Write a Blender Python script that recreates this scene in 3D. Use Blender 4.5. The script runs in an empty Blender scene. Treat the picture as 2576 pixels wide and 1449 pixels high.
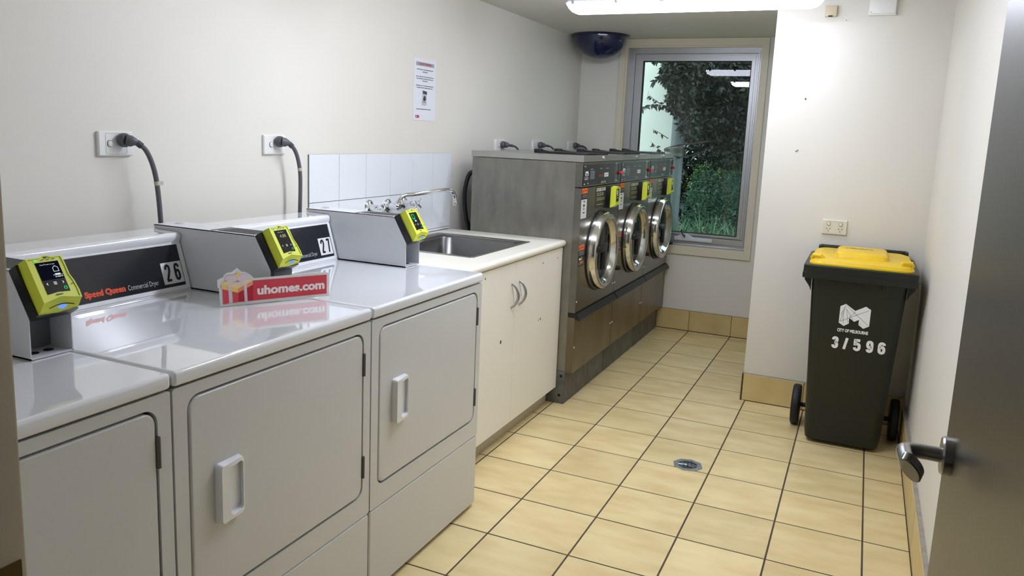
import bpy, bmesh, math, random
from mathutils import Vector, Matrix
S = bpy.context.scene
COL = S.collection
V = Vector
PI = math.pi

# ------------------------------------------------------------------ camera
F_PX = 1961.96
yaw, pit, rol = 0.42369, 0.16645, 0.04135
cam_d = bpy.data.cameras.new('camera')
cam = bpy.data.objects.new('camera', cam_d)
COL.objects.link(cam)
cam_d.sensor_fit = 'HORIZONTAL'
cam_d.sensor_width = 36.0
cam_d.lens = F_PX / 2576 * 36.0
cam_d.shift_x = 10.06 / 2576
cam_d.shift_y = -58.32 / 2576
cam_d.clip_start = 0.02
cam_d.clip_end = 200
fw = V((-math.sin(yaw) * math.cos(pit), math.cos(yaw) * math.cos(pit), -math.sin(pit)))
r0 = V((math.cos(yaw), math.sin(yaw), 0))
u0 = r0.cross(fw)
rt = r0 * math.cos(rol) + u0 * math.sin(rol)
up = u0 * math.cos(rol) - r0 * math.sin(rol)
M = Matrix.Identity(4)
for i in range(3):
    M[i][0] = rt[i]; M[i][1] = up[i]; M[i][2] = -fw[i]
M[0][3], M[1][3], M[2][3] = 1.07577, -2.30550, 1.38521
cam.matrix_world = M
S.camera = cam

# ------------------------------------------------------------------ world, exposure
w = bpy.data.worlds.new('sky')
S.world = w
w.use_nodes = True
bg = w.node_tree.nodes['Background']
bg.inputs[0].default_value = (0.80, 0.95, 0.96, 1)
bg.inputs[1].default_value = 2.5
S.view_settings.view_transform = 'Standard'
S.view_settings.look = 'None'
S.view_settings.gamma = 1.0
S.view_settings.exposure = 0.0
S.view_settings.use_curve_mapping = False
LAMP_STRENGTH = (18.5, 46.0)      # lamp by the recess, lamp nearer the entrance
LAMP_COLOR = (0.92, 0.97, 1.12)

# ------------------------------------------------------------------ materials
def lin(c):
    return tuple(((v / 255) / 12.92 if v / 255 <= 0.04045 else ((v / 255 + 0.055) / 1.055) ** 2.4) for v in c)

MATS = {}
def mat(name, col, rough=0.5, metal=0.0, var=0.0, scale=6.0, bump=0.0, bscale=60.0, coat=0.0, spec=0.5,
        col2=None, stretch=None, rand=0.0, alpha=None, detail=4.0):
    if name in MATS: return MATS[name]
    m = bpy.data.materials.new(name)
    m.use_nodes = True
    nt = m.node_tree
    b = nt.nodes['Principled BSDF']
    c = lin(col)
    b.inputs['Base Color'].default_value = (*c, 1)
    b.inputs['Roughness'].default_value = rough
    b.inputs['Metallic'].default_value = metal
    b.inputs['Coat Weight'].default_value = coat
    b.inputs['Coat Roughness'].default_value = 0.03
    b.inputs['Specular IOR Level'].default_value = spec
    if var or col2 or bump or rand:
        tc = nt.nodes.new('ShaderNodeTexCoord')
        mp = nt.nodes.new('ShaderNodeMapping')
        if stretch: mp.inputs['Scale'].default_value = stretch
        nt.links.new(tc.outputs['Object'], mp.inputs['Vector'])
        vec = mp.outputs['Vector']
        if rand:
            oi = nt.nodes.new('ShaderNodeObjectInfo')
            ml = nt.nodes.new('ShaderNodeMath'); ml.operation = 'MULTIPLY'; ml.inputs[1].default_value = 37.0
            nt.links.new(oi.outputs['Random'], ml.inputs[0])
            ad = nt.nodes.new('ShaderNodeVectorMath'); ad.operation = 'ADD'
            nt.links.new(vec, ad.inputs[0]); nt.links.new(ml.outputs[0], ad.inputs[1])
            vec = ad.outputs[0]
        if var or col2:
            nz = nt.nodes.new('ShaderNodeTexNoise')
            nz.inputs['Scale'].default_value = scale
            nz.inputs['Detail'].default_value = detail
            nt.links.new(vec, nz.inputs['Vector'])
            rp = nt.nodes.new('ShaderNodeValToRGB')
            rp.color_ramp.elements[0].position = 0.32
            rp.color_ramp.elements[1].position = 0.68
            ca = c; cb = lin(col2) if col2 else tuple(v * (1 - var) for v in c)
            rp.color_ramp.elements[0].color = (*cb, 1)
            rp.color_ramp.elements[1].color = (*ca, 1)
            nt.links.new(nz.outputs['Fac'], rp.inputs['Fac'])
            out = rp.outputs['Color']
            if rand:
                hs = nt.nodes.new('ShaderNodeHueSaturation')
                mr = nt.nodes.new('ShaderNodeMapRange')
                mr.inputs['To Min'].default_value = 1 - rand; mr.inputs['To Max'].default_value = 1 + rand
                nt.links.new(oi.outputs['Random'], mr.inputs['Value'])
                nt.links.new(mr.outputs[0], hs.inputs['Value'])
                nt.links.new(out, hs.inputs['Color'])
                out = hs.outputs['Color']
            nt.links.new(out, b.inputs['Base Color'])
        if bump:
            n2 = nt.nodes.new('ShaderNodeTexNoise')
            n2.inputs['Scale'].default_value = bscale
            n2.inputs['Detail'].default_value = 3
            nt.links.new(vec, n2.inputs['Vector'])
            bp = nt.nodes.new('ShaderNodeBump')
            bp.inputs['Strength'].default_value = bump
            bp.inputs['Distance'].default_value = 0.002
            nt.links.new(n2.outputs['Fac'], bp.inputs['Height'])
            nt.links.new(bp.outputs['Normal'], b.inputs['Normal'])
    MATS[name] = m
    return m

def emit(name, col, strength, linear=False):
    if name in MATS: return MATS[name]
    m = bpy.data.materials.new(name)
    m.use_nodes = True
    nt = m.node_tree
    nt.nodes.remove(nt.nodes['Principled BSDF'])
    e = nt.nodes.new('ShaderNodeEmission')
    e.inputs[0].default_value = (*(col if linear else lin(col)), 1)
    e.inputs[1].default_value = strength
    nt.links.new(e.outputs[0], nt.nodes['Material Output'].inputs[0])
    MATS[name] = m
    return m

def glass_mat(name, tint, ior=1.5, rough=0.0):
    m = bpy.data.materials.new(name)
    m.use_nodes = True
    nt = m.node_tree
    nt.nodes.remove(nt.nodes['Principled BSDF'])
    t = nt.nodes.new('ShaderNodeBsdfTransparent'); t.inputs[0].default_value = (*tint, 1)
    g = nt.nodes.new('ShaderNodeBsdfGlossy'); g.inputs['Roughness'].default_value = rough
    fr = nt.nodes.new('ShaderNodeFresnel'); fr.inputs['IOR'].default_value = ior
    ge = nt.nodes.new('ShaderNodeNewGeometry')
    sb = nt.nodes.new('ShaderNodeMath'); sb.operation = 'SUBTRACT'; sb.inputs[0].default_value = 1.0
    mu = nt.nodes.new('ShaderNodeMath'); mu.operation = 'MULTIPLY'      # reflect on the outer faces only (no refraction inside)
    nt.links.new(ge.outputs['Backfacing'], sb.inputs[1])
    nt.links.new(fr.outputs[0], mu.inputs[0]); nt.links.new(sb.outputs[0], mu.inputs[1])
    mx = nt.nodes.new('ShaderNodeMixShader')
    nt.links.new(mu.outputs[0], mx.inputs[0]); nt.links.new(t.outputs[0], mx.inputs[1]); nt.links.new(g.outputs[0], mx.inputs[2])
    nt.links.new(mx.outputs[0], nt.nodes['Material Output'].inputs[0])
    return m

m_wall = mat('wall_paint', (226, 223, 214), 0.55, var=0.035, scale=1.6, bump=0.08, bscale=220)
m_ceil = mat('ceiling_paint', (222, 220, 212), 0.6, var=0.03, scale=2, bump=0.08, bscale=180)
m_tile = mat('floor_tile', (234, 215, 163), 0.27, col2=(219, 196, 143), scale=5.0, bump=0.10, bscale=26, rand=0.05, stretch=(1, 2.6, 1))
m_skirt = mat('skirting_tile', (212, 190, 134), 0.35, col2=(198, 174, 118), scale=6.0, bump=0.06, bscale=30, rand=0.04)
m_grout = mat('grout', (88, 74, 58), 0.9, var=0.3, scale=40)
m_caulk = mat('skirting_top_grout', (168, 160, 146), 0.8, var=0.25, scale=30)
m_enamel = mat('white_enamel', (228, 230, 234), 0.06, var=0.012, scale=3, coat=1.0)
m_enamel_shaded = mat('white_enamel_shaded', (207, 208, 207), 0.30, var=0.025, scale=3.5, coat=0.15)  # white enamel darkened in colour for the shade on the dryer fronts
m_grey_case = mat('grey_white_paint', (216, 219, 223), 0.38, var=0.02, scale=8)
m_inside = mat('meter_case_inside', (120, 122, 124), 0.5, var=0.15, scale=12)
m_dark = mat('dark_gap', (18, 18, 18), 0.7)
m_black = mat('black_plastic', (14, 15, 17), 0.4, var=0.2, scale=20)
m_black_panel = mat('navy_black_panel', (20, 23, 32), 0.22, var=0.1, scale=4)
m_yellow_rd = mat('lime_yellow_plastic', (214, 222, 62), 0.42, var=0.03, scale=10)
m_screen = mat('reader_screen', (12, 13, 20), 0.12)
m_scr_blue = emit('screen_glow', (26, 30, 50), 0.35)
m_w_emit = emit('screen_white', (225, 232, 240), 0.9)
m_y_emit = emit('screen_yellow', (214, 230, 140), 0.8)
m_g_emit = emit('screen_green', (40, 225, 120), 0.9)
m_gl_emit = emit('status_light_green', (140, 245, 150), 0.9)
m_b_emit = emit('slot_light_blue', (110, 150, 255), 1.1)
m_red_txt = mat('red_orange_print', (226, 74, 36), 0.45)
m_grey_txt = mat('grey_print', (176, 180, 186), 0.45)
m_white_txt = mat('white_print', (236, 238, 240), 0.5)
m_black_txt = mat('black_print', (16, 16, 18), 0.5)
m_label_w = mat('white_label', (220, 222, 224), 0.4)
m_chrome = mat('chrome', (225, 228, 232), 0.07, metal=1.0)
m_chrome_ring = mat('polished_ring', (205, 205, 200), 0.12, metal=1.0)
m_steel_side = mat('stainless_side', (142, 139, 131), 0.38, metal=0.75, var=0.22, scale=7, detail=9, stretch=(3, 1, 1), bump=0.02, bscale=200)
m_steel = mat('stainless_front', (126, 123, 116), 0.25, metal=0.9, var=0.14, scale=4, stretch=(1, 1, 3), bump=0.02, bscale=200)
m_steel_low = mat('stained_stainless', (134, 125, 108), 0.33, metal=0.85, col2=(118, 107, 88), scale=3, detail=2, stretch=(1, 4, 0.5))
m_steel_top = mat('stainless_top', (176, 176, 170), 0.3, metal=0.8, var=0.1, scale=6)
m_galv = mat('galvanised_plinth', (120, 121, 121), 0.5, metal=0.6, col2=(92, 94, 95), scale=14, detail=8, stretch=(1, 3, 1))
m_sink = mat('sink_steel', (116, 116, 115), 0.3, metal=0.95, var=0.12, scale=9, stretch=(1, 6, 1))
m_tint = glass_mat('washer_door_glass', (0.12, 0.12, 0.13), 1.5)
m_drum_shade = mat('shaded_drum', (26, 26, 28), 0.4)
m_orange = mat('orange_label', (236, 110, 42), 0.5)
m_label_k = mat('black_label', (32, 31, 30), 0.4)
m_label_dl = mat('double_load_label', (46, 43, 32), 0.4)
m_red = mat('red_button', (205, 40, 40), 0.35)
m_bench = mat('cream_laminate', (238, 235, 222), 0.3, var=0.02, scale=4)
m_cup = mat('cream_door_board', (240, 237, 226), 0.42, var=0.025, scale=3)
m_cup_edge = mat('cupboard_edge', (190, 172, 140), 0.6)
m_kick = mat('kickboard', (196, 188, 168), 0.45, var=0.06, scale=5)
m_silver = mat('satin_handle', (176, 178, 182), 0.3, metal=0.85)
m_walltile = mat('white_wall_tile', (232, 237, 243), 0.09, var=0.012, scale=4, coat=0.3)
m_wgrout = mat('wall_tile_grout', (112, 114, 112), 0.9)
m_pvc = mat('white_switch_plastic', (232, 233, 230), 0.3, var=0.01)
m_pvc_in = mat('switch_plastic_shadow_line', (196, 198, 198), 0.4)
m_cream_pvc = mat('cream_socket_plastic', (226, 222, 204), 0.32, var=0.01)
m_beige = mat('beige_sensor', (206, 194, 166), 0.5)
m_plug = mat('grey_rubber', (88, 90, 94), 0.45, var=0.06, scale=30)
m_tie = mat('pale_tie', (190, 184, 166), 0.5)
m_alu = mat('window_aluminium', (178, 180, 181), 0.36, metal=0.55, var=0.06, scale=8, stretch=(1, 1, 0.3))
m_arch = mat('architrave_paint', (222, 214, 192), 0.45, var=0.03, scale=5)
m_winder = mat('winder_grey', (205, 208, 214), 0.4)
m_glass = glass_mat('window_glass', (0.93, 0.96, 0.95), 1.5)
m_navy = mat('navy_dome', (26, 34, 74), 0.16, var=0.2, scale=4, coat=0.4)
m_doorleaf = mat('brushed_door_steel', (90, 88, 84), 0.36, metal=0.85, var=0.12, scale=3, bump=0.12, bscale=90, stretch=(1, 1, 0.25))
m_satin = mat('satin_steel_handle', (160, 160, 160), 0.28, metal=0.95, var=0.1, scale=40)
m_jamb = mat('door_jamb', (228, 214, 188), 0.5, var=0.12, scale=6)
m_brass = mat('strike_plate', (150, 128, 80), 0.35, metal=0.8)
m_bin = mat('dark_green_plastic', (21, 27, 19), 0.42, var=0.12, scale=5, bump=0.05, bscale=140)
m_lid = mat('bin_lid_yellow', (244, 208, 28), 0.4, col2=(232, 192, 30), scale=7)
m_rubber = mat('black_rubber', (22, 22, 24), 0.6)
m_sign_w = mat('card_white', (222, 219, 214), 0.5)
m_sign_r = mat('card_red', (206, 58, 72), 0.45)
m_sign_dr = mat('card_dark_red', (182, 20, 40), 0.45)
m_sign_r2 = mat('card_mid_red', (216, 70, 84), 0.45)
m_sign_y = mat('card_gold', (240, 200, 116), 0.45)
m_sign_y2 = mat('card_pale_gold', (238, 212, 160), 0.45)
m_sign_o = mat('card_orange', (230, 150, 106), 0.45)
m_sign_l = mat('card_lilac', (222, 204, 214), 0.45)
m_sign_t = mat('card_lettering', (240, 226, 222), 0.5)
m_paper = mat('paper', (226, 230, 238), 0.55)
m_hdr = mat('paper_grey_bar', (160, 160, 162), 0.6)
m_red_p = mat('paper_red', (176, 40, 56), 0.6)
m_ink = mat('paper_ink', (70, 72, 80), 0.7)
m_lampbase = mat('lamp_base_grey', (176, 178, 196), 0.45)
m_clip = mat('lamp_clip', (200, 196, 190), 0.25, metal=0.5)
m_lamps = [emit('lamp_diffuser_%d' % i, LAMP_COLOR, q, True) for i, q in enumerate(LAMP_STRENGTH)]
m_drain = mat('drain_metal', (190, 198, 202), 0.3, metal=0.8, var=0.3, scale=60)
m_render = mat('white_render', (226, 232, 226), 0.85, var=0.04, scale=3, bump=0.1, bscale=40)
m_pipe = mat('pipe_grey', (104, 116, 120), 0.4, var=0.05)
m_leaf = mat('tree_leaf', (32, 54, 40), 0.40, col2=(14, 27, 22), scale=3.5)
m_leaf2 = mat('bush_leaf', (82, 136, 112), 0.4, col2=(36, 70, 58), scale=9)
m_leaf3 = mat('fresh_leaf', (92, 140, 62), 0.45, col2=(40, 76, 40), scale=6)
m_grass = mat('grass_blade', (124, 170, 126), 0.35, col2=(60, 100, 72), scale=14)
m_bark = mat('bark', (58, 50, 42), 0.85, var=0.3, scale=20)
m_soil = mat('soil', (52, 46, 38), 0.95, var=0.3, scale=8)
m_nail = mat('nail_grey', (90, 88, 84), 0.5)
m_fence = mat('fence_dark', (60, 60, 56), 0.8, var=0.2, scale=5)

# ------------------------------------------------------------------ mesh helpers
def newbm(): return bmesh.new()

def obj(name, bm, m, parent=None, smooth=35, mats=None):
    me = bpy.data.meshes.new(name)
    bmesh.ops.recalc_face_normals(bm, faces=bm.faces[:])
    bm.to_mesh(me); bm.free()
    me.materials.append(m)
    for x in (mats or []): me.materials.append(x)
    if smooth:
        for p in me.polygons: p.use_smooth = True
        me.set_sharp_from_angle(angle=math.radians(smooth))
    return link(name, me, parent)

def wn(o):
    mo = o.modifiers.new('weighted_normals', 'WEIGHTED_NORMAL')
    mo.keep_sharp = True; mo.weight = 100
    return o

def link(name, me, parent=None):
    o = bpy.data.objects.new(name, me)
    COL.objects.link(o)
    if parent is not None: o.parent = parent
    return o

def thing(name, label, cat, loc=(0, 0, 0), group=None, rotz=0):
    o = bpy.data.objects.new(name, None)
    o.empty_display_size = 0.05
    COL.objects.link(o)
    o.location = loc; o.rotation_euler = (0, 0, rotz)
    return tag(o, label, cat, group)

def tag(o, label, cat, group=None):
    o['label'] = label; o['category'] = cat
    if group: o['group'] = group
    return o

def struct(o, label=None):
    o['kind'] = 'structure'
    if label: o['label'] = label
    return o

def box(bm, x0, x1, y0, y1, z0, z1, bev=0.0, seg=2):
    ma = Matrix.Translation(((x0 + x1) / 2, (y0 + y1) / 2, (z0 + z1) / 2)) @ Matrix.Diagonal((abs(x1 - x0), abs(y1 - y0), abs(z1 - z0), 1))
    r = bmesh.ops.create_cube(bm, size=1, matrix=ma)
    if bev:
        es = list({e for v in r['verts'] for e in v.link_edges})
        bmesh.ops.bevel(bm, geom=es + r['verts'], offset=bev, segments=seg, affect='EDGES', profile=0.5)
    return bm

def bx(*a, **k): return box(newbm(), *a, **k)

def fr(o, u, v):
    u = V(u); v = V(v)
    return (V(o), u, v, u.cross(v))
FX = lambda x, y=0, z=0: fr((x, y, z), (0, 1, 0), (0, 0, 1))      # plane facing +x : u = y, v = z
FY = lambda y, x=0, z=0: fr((x, y, z), (1, 0, 0), (0, 0, 1))      # plane facing -y : u = x, v = z
FZ = lambda z, x=0, y=0: fr((x, y, z), (1, 0, 0), (0, 1, 0))      # facing up

def at(f, a, b, c=0.0): return f[0] + f[1] * a + f[2] * b + f[3] * c

def rrect(a0, a1, b0, b1, r=0.0, seg=5):
    pts = []
    r = max(r, 1e-5)
    for cx, cy, s in ((a1 - r, b1 - r, 0), (a0 + r, b1 - r, 1), (a0 + r, b0 + r, 2), (a1 - r, b0 + r, 3)):
        for i in range(seg + 1):
            t = (s + i / seg) * PI / 2
            pts.append((cx + r * math.cos(t), cy + r * math.sin(t)))
    return pts

def circ(ca, cb, r, n=24, rb=None):
    rb = r if rb is None else rb
    return [(ca + r * math.cos(2 * PI * i / n), cb + rb * math.sin(2 * PI * i / n)) for i in range(n)]

def prism(bm, loop, f, c0, c1, cham=0.0):
    """extrude a 2D loop along the frame normal from c0 to c1, optional chamfered front edge"""
    n = len(loop)
    rings = [[bm.verts.new(at(f, a, b, c0)) for a, b in loop]]
    if cham:
        ca = sum(p[0] for p in loop) / n; cb = sum(p[1] for p in loop) / n
        rings.append([bm.verts.new(at(f, a, b, c1 - cham)) for a, b in loop])
        ins = []
        for a, b in loop:
            da, db = a - ca, b - cb
            ins.append((a - math.copysign(min(cham, abs(da)), da) if abs(da) > 1e-9 else a,
                        b - math.copysign(min(cham, abs(db)), db) if abs(db) > 1e-9 else b))
        rings.append([bm.verts.new(at(f, a, b, c1)) for a, b in ins])
    else:
        rings.append([bm.verts.new(at(f, a, b, c1)) for a, b in loop])
    for k in range(len(rings) - 1):
        for i in range(n):
            j = (i + 1) % n
            bm.faces.new((rings[k][i], rings[k][j], rings[k + 1][j], rings[k + 1][i]))
    bm.faces.new(rings[0][::-1]); bm.faces.new(rings[-1])
    return bm

def ringprism(bm, outer, inner, f, c0, c1):
    """flat frame between two loops of the same length, extruded"""
    n = len(outer)
    L = [[bm.verts.new(at(f, a, b, c)) for a, b in lp] for lp, c in ((outer, c0), (outer, c1), (inner, c1), (inner, c0))]
    for k in range(4):
        A, B = L[k], L[(k + 1) % 4]
        for i in range(n):
            j = (i + 1) % n
            bm.faces.new((A[i], A[j], B[j], B[i]))
    return bm

def loft(bm, rings, caps=True):
    R = [[bm.verts.new(p) for p in r] for r in rings]
    n = len(R[0])
    for k in range(len(R) - 1):
        for i in range(n):
            j = (i + 1) % n
            bm.faces.new((R[k][i], R[k][j], R[k + 1][j], R[k + 1][i]))
    if caps:
        bm.faces.new(R[0][::-1]); bm.faces.new(R[-1])
    return bm

def lathe(bm, prof, o, axis, n=32, close=True):
    o = V(o); ax = V(axis).normalized()
    a = ax.orthogonal().normalized(); b = ax.cross(a)
    rings = []
    for r, h in prof:
        rings.append([o + ax * h + (a * math.cos(2 * PI * i / n) + b * math.sin(2 * PI * i / n)) * max(r, 1e-4) for i in range(n)])
    return loft(bm, rings, close)

def tube(bm, pts, r, n=10, caps=True):
    pts = [V(p) for p in pts]
    rs = r if isinstance(r, (list, tuple)) else [r] * len(pts)
    t0 = (pts[1] - pts[0]).normalized()
    a = t0.orthogonal().normalized()
    rings = []
    for k, p in enumerate(pts):
        t = (pts[min(k + 1, len(pts) - 1)] - pts[max(k - 1, 0)]).normalized()
        a = (a - t * a.dot(t)).normalized()
        b = t.cross(a)
        rings.append([p + (a * math.cos(2 * PI * i / n) + b * math.sin(2 * PI * i / n)) * rs[k] for i in range(n)])
    return loft(bm, rings, caps)

def curve(pts, n=8):
    """Catmull-Rom through points"""
    P = [V(p) for p in pts]
    P = [P[0] * 2 - P[1]] + P + [P[-1] * 2 - P[-2]]
    out = []
    for k in range(1, len(P) - 2):
        for i in range(n):
            t = i / n
            a, b, c, d = P[k - 1], P[k], P[k + 1], P[k + 2]
            out.append(0.5 * ((2 * b) + (c - a) * t + (2 * a - 5 * b + 4 * c - d) * t * t + (3 * b - a - 3 * c + d) * t ** 3))
    out.append(P[-2])
    return out

def flat(loops, f, c=0.0):
    bm = newbm()
    for lp in loops:
        bm.faces.new([bm.verts.new(at(f, a, b, c)) for a, b in lp])
    return bm

def flats(name, loops, f, c, m, parent):
    return [obj(name, flat([lp], f, c), m, parent, smooth=0) for lp in loops]

def stuff(o):
    o['kind'] = 'stuff'
    return o

def text(name, body, f, a0, a1, b0, b1, m, parent, bold=0.0, c=0.0008, shear=0.0, spacing=1.0, thick=0.0004):
    """lettering fitted into the rectangle a0..a1 x b0..b1 of the frame"""
    cu = bpy.data.curves.new('lettering', 'FONT')
    cu.body = body; cu.size = 1.0; cu.offset = bold; cu.shear = shear; cu.space_character = spacing
    cu.resolution_u = 3
    to = bpy.data.objects.new('tmp_lettering', cu)
    COL.objects.link(to)
    dg = bpy.context.evaluated_depsgraph_get()
    me = bpy.data.meshes.new_from_object(to.evaluated_get(dg))
    bpy.data.objects.remove(to); bpy.data.curves.remove(cu)
    xs = [v.co.x for v in me.vertices]; ys = [v.co.y for v in me.vertices]
    x0, x1, y0, y1 = min(xs), max(xs), min(ys), max(ys)
    bm = newbm(); bm.from_mesh(me); bpy.data.meshes.remove(me)
    for v in bm.verts:
        v.co = at(f, a0 + (v.co.x - x0) / (x1 - x0) * (a1 - a0), b0 + (v.co.y - y0) / (y1 - y0) * (b1 - b0), c)
    o = obj(name, bm, m, parent, smooth=0)
    return stuff(o) if len(body) > 2 else o

GLYPHS = {
    '2': [([(.10, 1.25), (.16, 1.52), (.50, 1.66), (.84, 1.52), (.90, 1.22), (.72, .86), (.12, .12)], 1), ([(.05, .09), (.95, .09)], 0)],
    '3': [([(.09, 1.30), (.18, 1.55), (.50, 1.66), (.82, 1.55), (.89, 1.28), (.78, 1.00), (.40, .90)], 1), ([(.40, .90), (.78, .80), (.91, .50), (.82, .20), (.50, .09), (.18, .20), (.08, .46)], 1)],
    '5': [([(.90, 1.66), (.10, 1.66)], 0), ([(.14, 1.72), (.14, .86)], 0), ([(.14, .92), (.48, 1.08), (.82, .96), (.91, .60), (.82, .22), (.50, .09), (.18, .20), (.09, .46)], 1)],
    '6': [([(.90, 1.34), (.80, 1.57), (.50, 1.66), (.20, 1.54), (.10, 1.20), (.10, .50), (.20, .20), (.50, .09), (.80, .20), (.90, .50), (.88, .74), (.76, .96), (.50, 1.04), (.14, .86)], 1)],
    '7': [([(.04, 1.66), (.96, 1.66)], 0), ([(.88, 1.70), (.42, .02)], 0)],
    '/': [([(.80, 1.75), (.20, 0.0)], 0)]}
GLYPHS['9'] = [([(1 - x, 1.75 - y) for x, y in GLYPHS['6'][0][0]], 1)]
def digit(ch, f, a0, a1, b0, b1, sw, m, parent, c=0.001):
    '''one condensed numeral drawn with strokes of width sw inside a rectangle'''
    bm = newbm()
    for pts, smooth in GLYPHS[ch]:
        P = [V((x, y, 0)) for x, y in pts]
        if smooth: P = curve(P, 5)
        P = [V((a0 + sw / 2 + p.x * (a1 - a0 - sw), b0 + sw / 2 + (p.y - 0.09) / 1.57 * (b1 - b0 - sw), 0)) for p in P]
        L, R = [], []
        for k, p in enumerate(P):
            t = (P[min(k + 1, len(P) - 1)] - P[max(k - 1, 0)]).normalized()
            nn = V((-t.y, t.x, 0)) * sw / 2
            q = p - t * sw * 0.15 if k == 0 and not smooth else (p + t * sw * 0.15 if k == len(P) - 1 and not smooth else p)
            L.append(bm.verts.new(at(f, q.x + nn.x, q.y + nn.y, c))); R.append(bm.verts.new(at(f, q.x - nn.x, q.y - nn.y, c)))
        for k in range(len(P) - 1): bm.faces.new((L[k], R[k], R[k + 1], L[k + 1]))
    return stuff(obj('numeral', bm, m, parent, smooth=0))

def lines_block(name, f, rows, m, parent, c=0.0008):
    """short dashes standing for lines of tiny print: rows = (a0, a1, b, height)"""
    rnd = random.Random(len(rows) * 7 + int(abs(rows[0][0]) * 1000))
    bm = newbm()
    for a0, a1, b, h in rows:
        a = a0
        while a < a1 - h * 0.5:
            wd = min(h * rnd.uniform(1.2, 4.2), a1 - a)
            lp = [(a, b), (a + wd, b), (a + wd, b + h), (a, b + h)]
            bm.faces.new([bm.verts.new(at(f, x, y, c)) for x, y in lp])
            a += wd + h * 0.7
    return stuff(obj(name, bm, m, parent, smooth=0))

# ================================================================== ROOM SHELL
XL, XR = -0.955, 1.370
YB, YN, YF = 3.385, 1.980, -1.930
ZC = 2.100
T = 0.30
# floor: grout bed with a tile object for each tile
floor = struct(obj('floor', bx(-1.15, 1.60, -3.40, 3.56, -0.12, -0.0010), m_grout, smooth=0))
def tile_mesh(name, wx, wy, h, m, bev=0.0014):
    bm = bx(0, wx, 0, wy, 0, h, bev=bev, seg=1)
    bmesh.ops.recalc_face_normals(bm, faces=bm.faces[:])
    me = bpy.data.meshes.new(name); bm.to_mesh(me); bm.free(); me.materials.append(m)
    return me
cache = {}
G = 0.0062
def floor_tile(x0, x1, y0, y1):
    k = (round(x1 - x0, 4), round(y1 - y0, 4))
    if k not in cache: cache[k] = tile_mesh('tile', k[0] - G, k[1] - G, 0.0010, m_tile, 0.0006)
    o = link('tile', cache[k], floor)
    o.location = (x0 + G / 2, y0 + G / 2, -0.0010)
for i in range(-2, 5):
    for j in range(-7, 12):
        x0, x1, y0, y1 = i * T, (i + 1) * T, j * T, (j + 1) * T
        y0 = max(y0, YF + 0.002); x1 = min(x1, 1.352)
        lim = 3.375 if i < 2 else 1.972
        y1 = min(y1, lim)
        if i == 1 and y0 >= 1.9: x1 = 0.570
        if y1 - y0 < 0.02 or x1 - x0 < 0.02: continue
        floor_tile(x0, x1, y0, y1)

struct(obj('wall_left', bx(XL - 0.15, XL, -3.40, 3.56, -0.002, ZC), m_wall, smooth=0))
# back wall with the window opening
WX0, WX1, WZ0, WZ1 = -0.612, 0.352, 0.612, 2.052
bm = newbm()
ringprism(bm, rrect(XL, 0.60, -0.002, ZC, 0, 1), rrect(WX0, WX1, WZ0, WZ1, 0, 1), FY(YB), -0.17, 0.0)
wall_back = struct(obj('wall_back', bm, m_wall, smooth=0))
bm = bx(0.579, 1.60, YN, 3.56, -0.002, ZC, bev=0.004, seg=2)
wall_nib = struct(obj('wall_nib', bm, m_wall, smooth=30))
wall_right = struct(obj('wall_right', bx(XR, XR + 0.15, -3.40, YN, -0.002, ZC), m_wall, smooth=0))
# entry wall with the doorway the camera looks through
DX0, DX1, DZ = 0.430, 1.275, 2.045
bm = newbm()
box(bm, XL, DX0, YF - 0.12, YF, -0.002, ZC)
box(bm, DX1, XR, YF - 0.12, YF, -0.002, ZC)
box(bm, DX0, DX1, YF - 0.12, YF, DZ, ZC)
struct(obj('wall_front', bm, m_wall, smooth=0))
struct(obj('wall_corridor', bx(-1.15, 1.60, -3.52, -3.40, -0.12, ZC + 0.12), m_wall, smooth=0))
struct(obj('ceiling', bx(-1.15, 1.60, -3.40, 3.56, ZC, ZC + 0.12), m_ceil, smooth=0))
# door lining with the strike plate
bm = newbm()
box(bm, DX0, 0.470, YF - 0.135, YF + 0.012, 0, DZ, bev=0.003)
box(bm, DX0, DX1, YF - 0.135, YF + 0.012, DZ - 0.04, DZ + 0.02, bev=0.003)
trim_1 = struct(obj('trim_1', bm, m_jamb))
obj('strike_plate', bx(0.4695, 0.4715, YF - 0.05, YF + 0.006, 0.94, 1.02), m_brass, trim_1, smooth=0)

# skirting tiles
def skirting(name, segs, f, h=0.150, th=0.010):
    """segs: joints along u of the frame f (face of wall); tiles stand proud of the wall"""
    n = len(segs)
    bm = newbm()
    prism(bm, rrect(segs[0], segs[-1], 0.0, h - 0.002, 0, 1), f, 0.0, th * 0.55)
    base = struct(obj(name, bm, m_grout, smooth=0))
    for k in range(n - 1):
        b = newbm()
        prism(b, rrect(segs[k] + 0.0015, segs[k + 1] - 0.0015, 0.003, h, 0, 1), f, 0.0, th, cham=0.001)
        obj('tile', b, m_skirt, base, smooth=0)
    b = newbm()
    prism(b, rrect(segs[0], segs[-1], h, h + 0.004, 0, 1), f, 0.0, th * 0.8)
    obj('top_grout', b, m_caulk, base, smooth=0)
    return base
FB = FY(YB)
skirting('baseboard_back', [-0.60, -0.30, -0.004, 0.300, 0.569], FB)
FN = FY(YN)
skirting('baseboard_nib', [0.5805, 0.892, 1.192, 1.355], FN)
FNL = fr((0.579, 0, 0), (0, -1, 0), (0, 0, 1))     # nib's side face, looking to -x
skirting('baseboard_return', [-3.372, -3.08, -2.78, -2.48, -2.18, -1.9705], FNL)
FR = fr((XR, 0, 0), (0, -1, 0), (0, 0, 1))          # right wall, facing -x
skirting('baseboard_right', [-1.968] + [-(k * T) for k in range(6, -7, -1)] + [1.925], FR, th=0.018, h=0.152)

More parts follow.
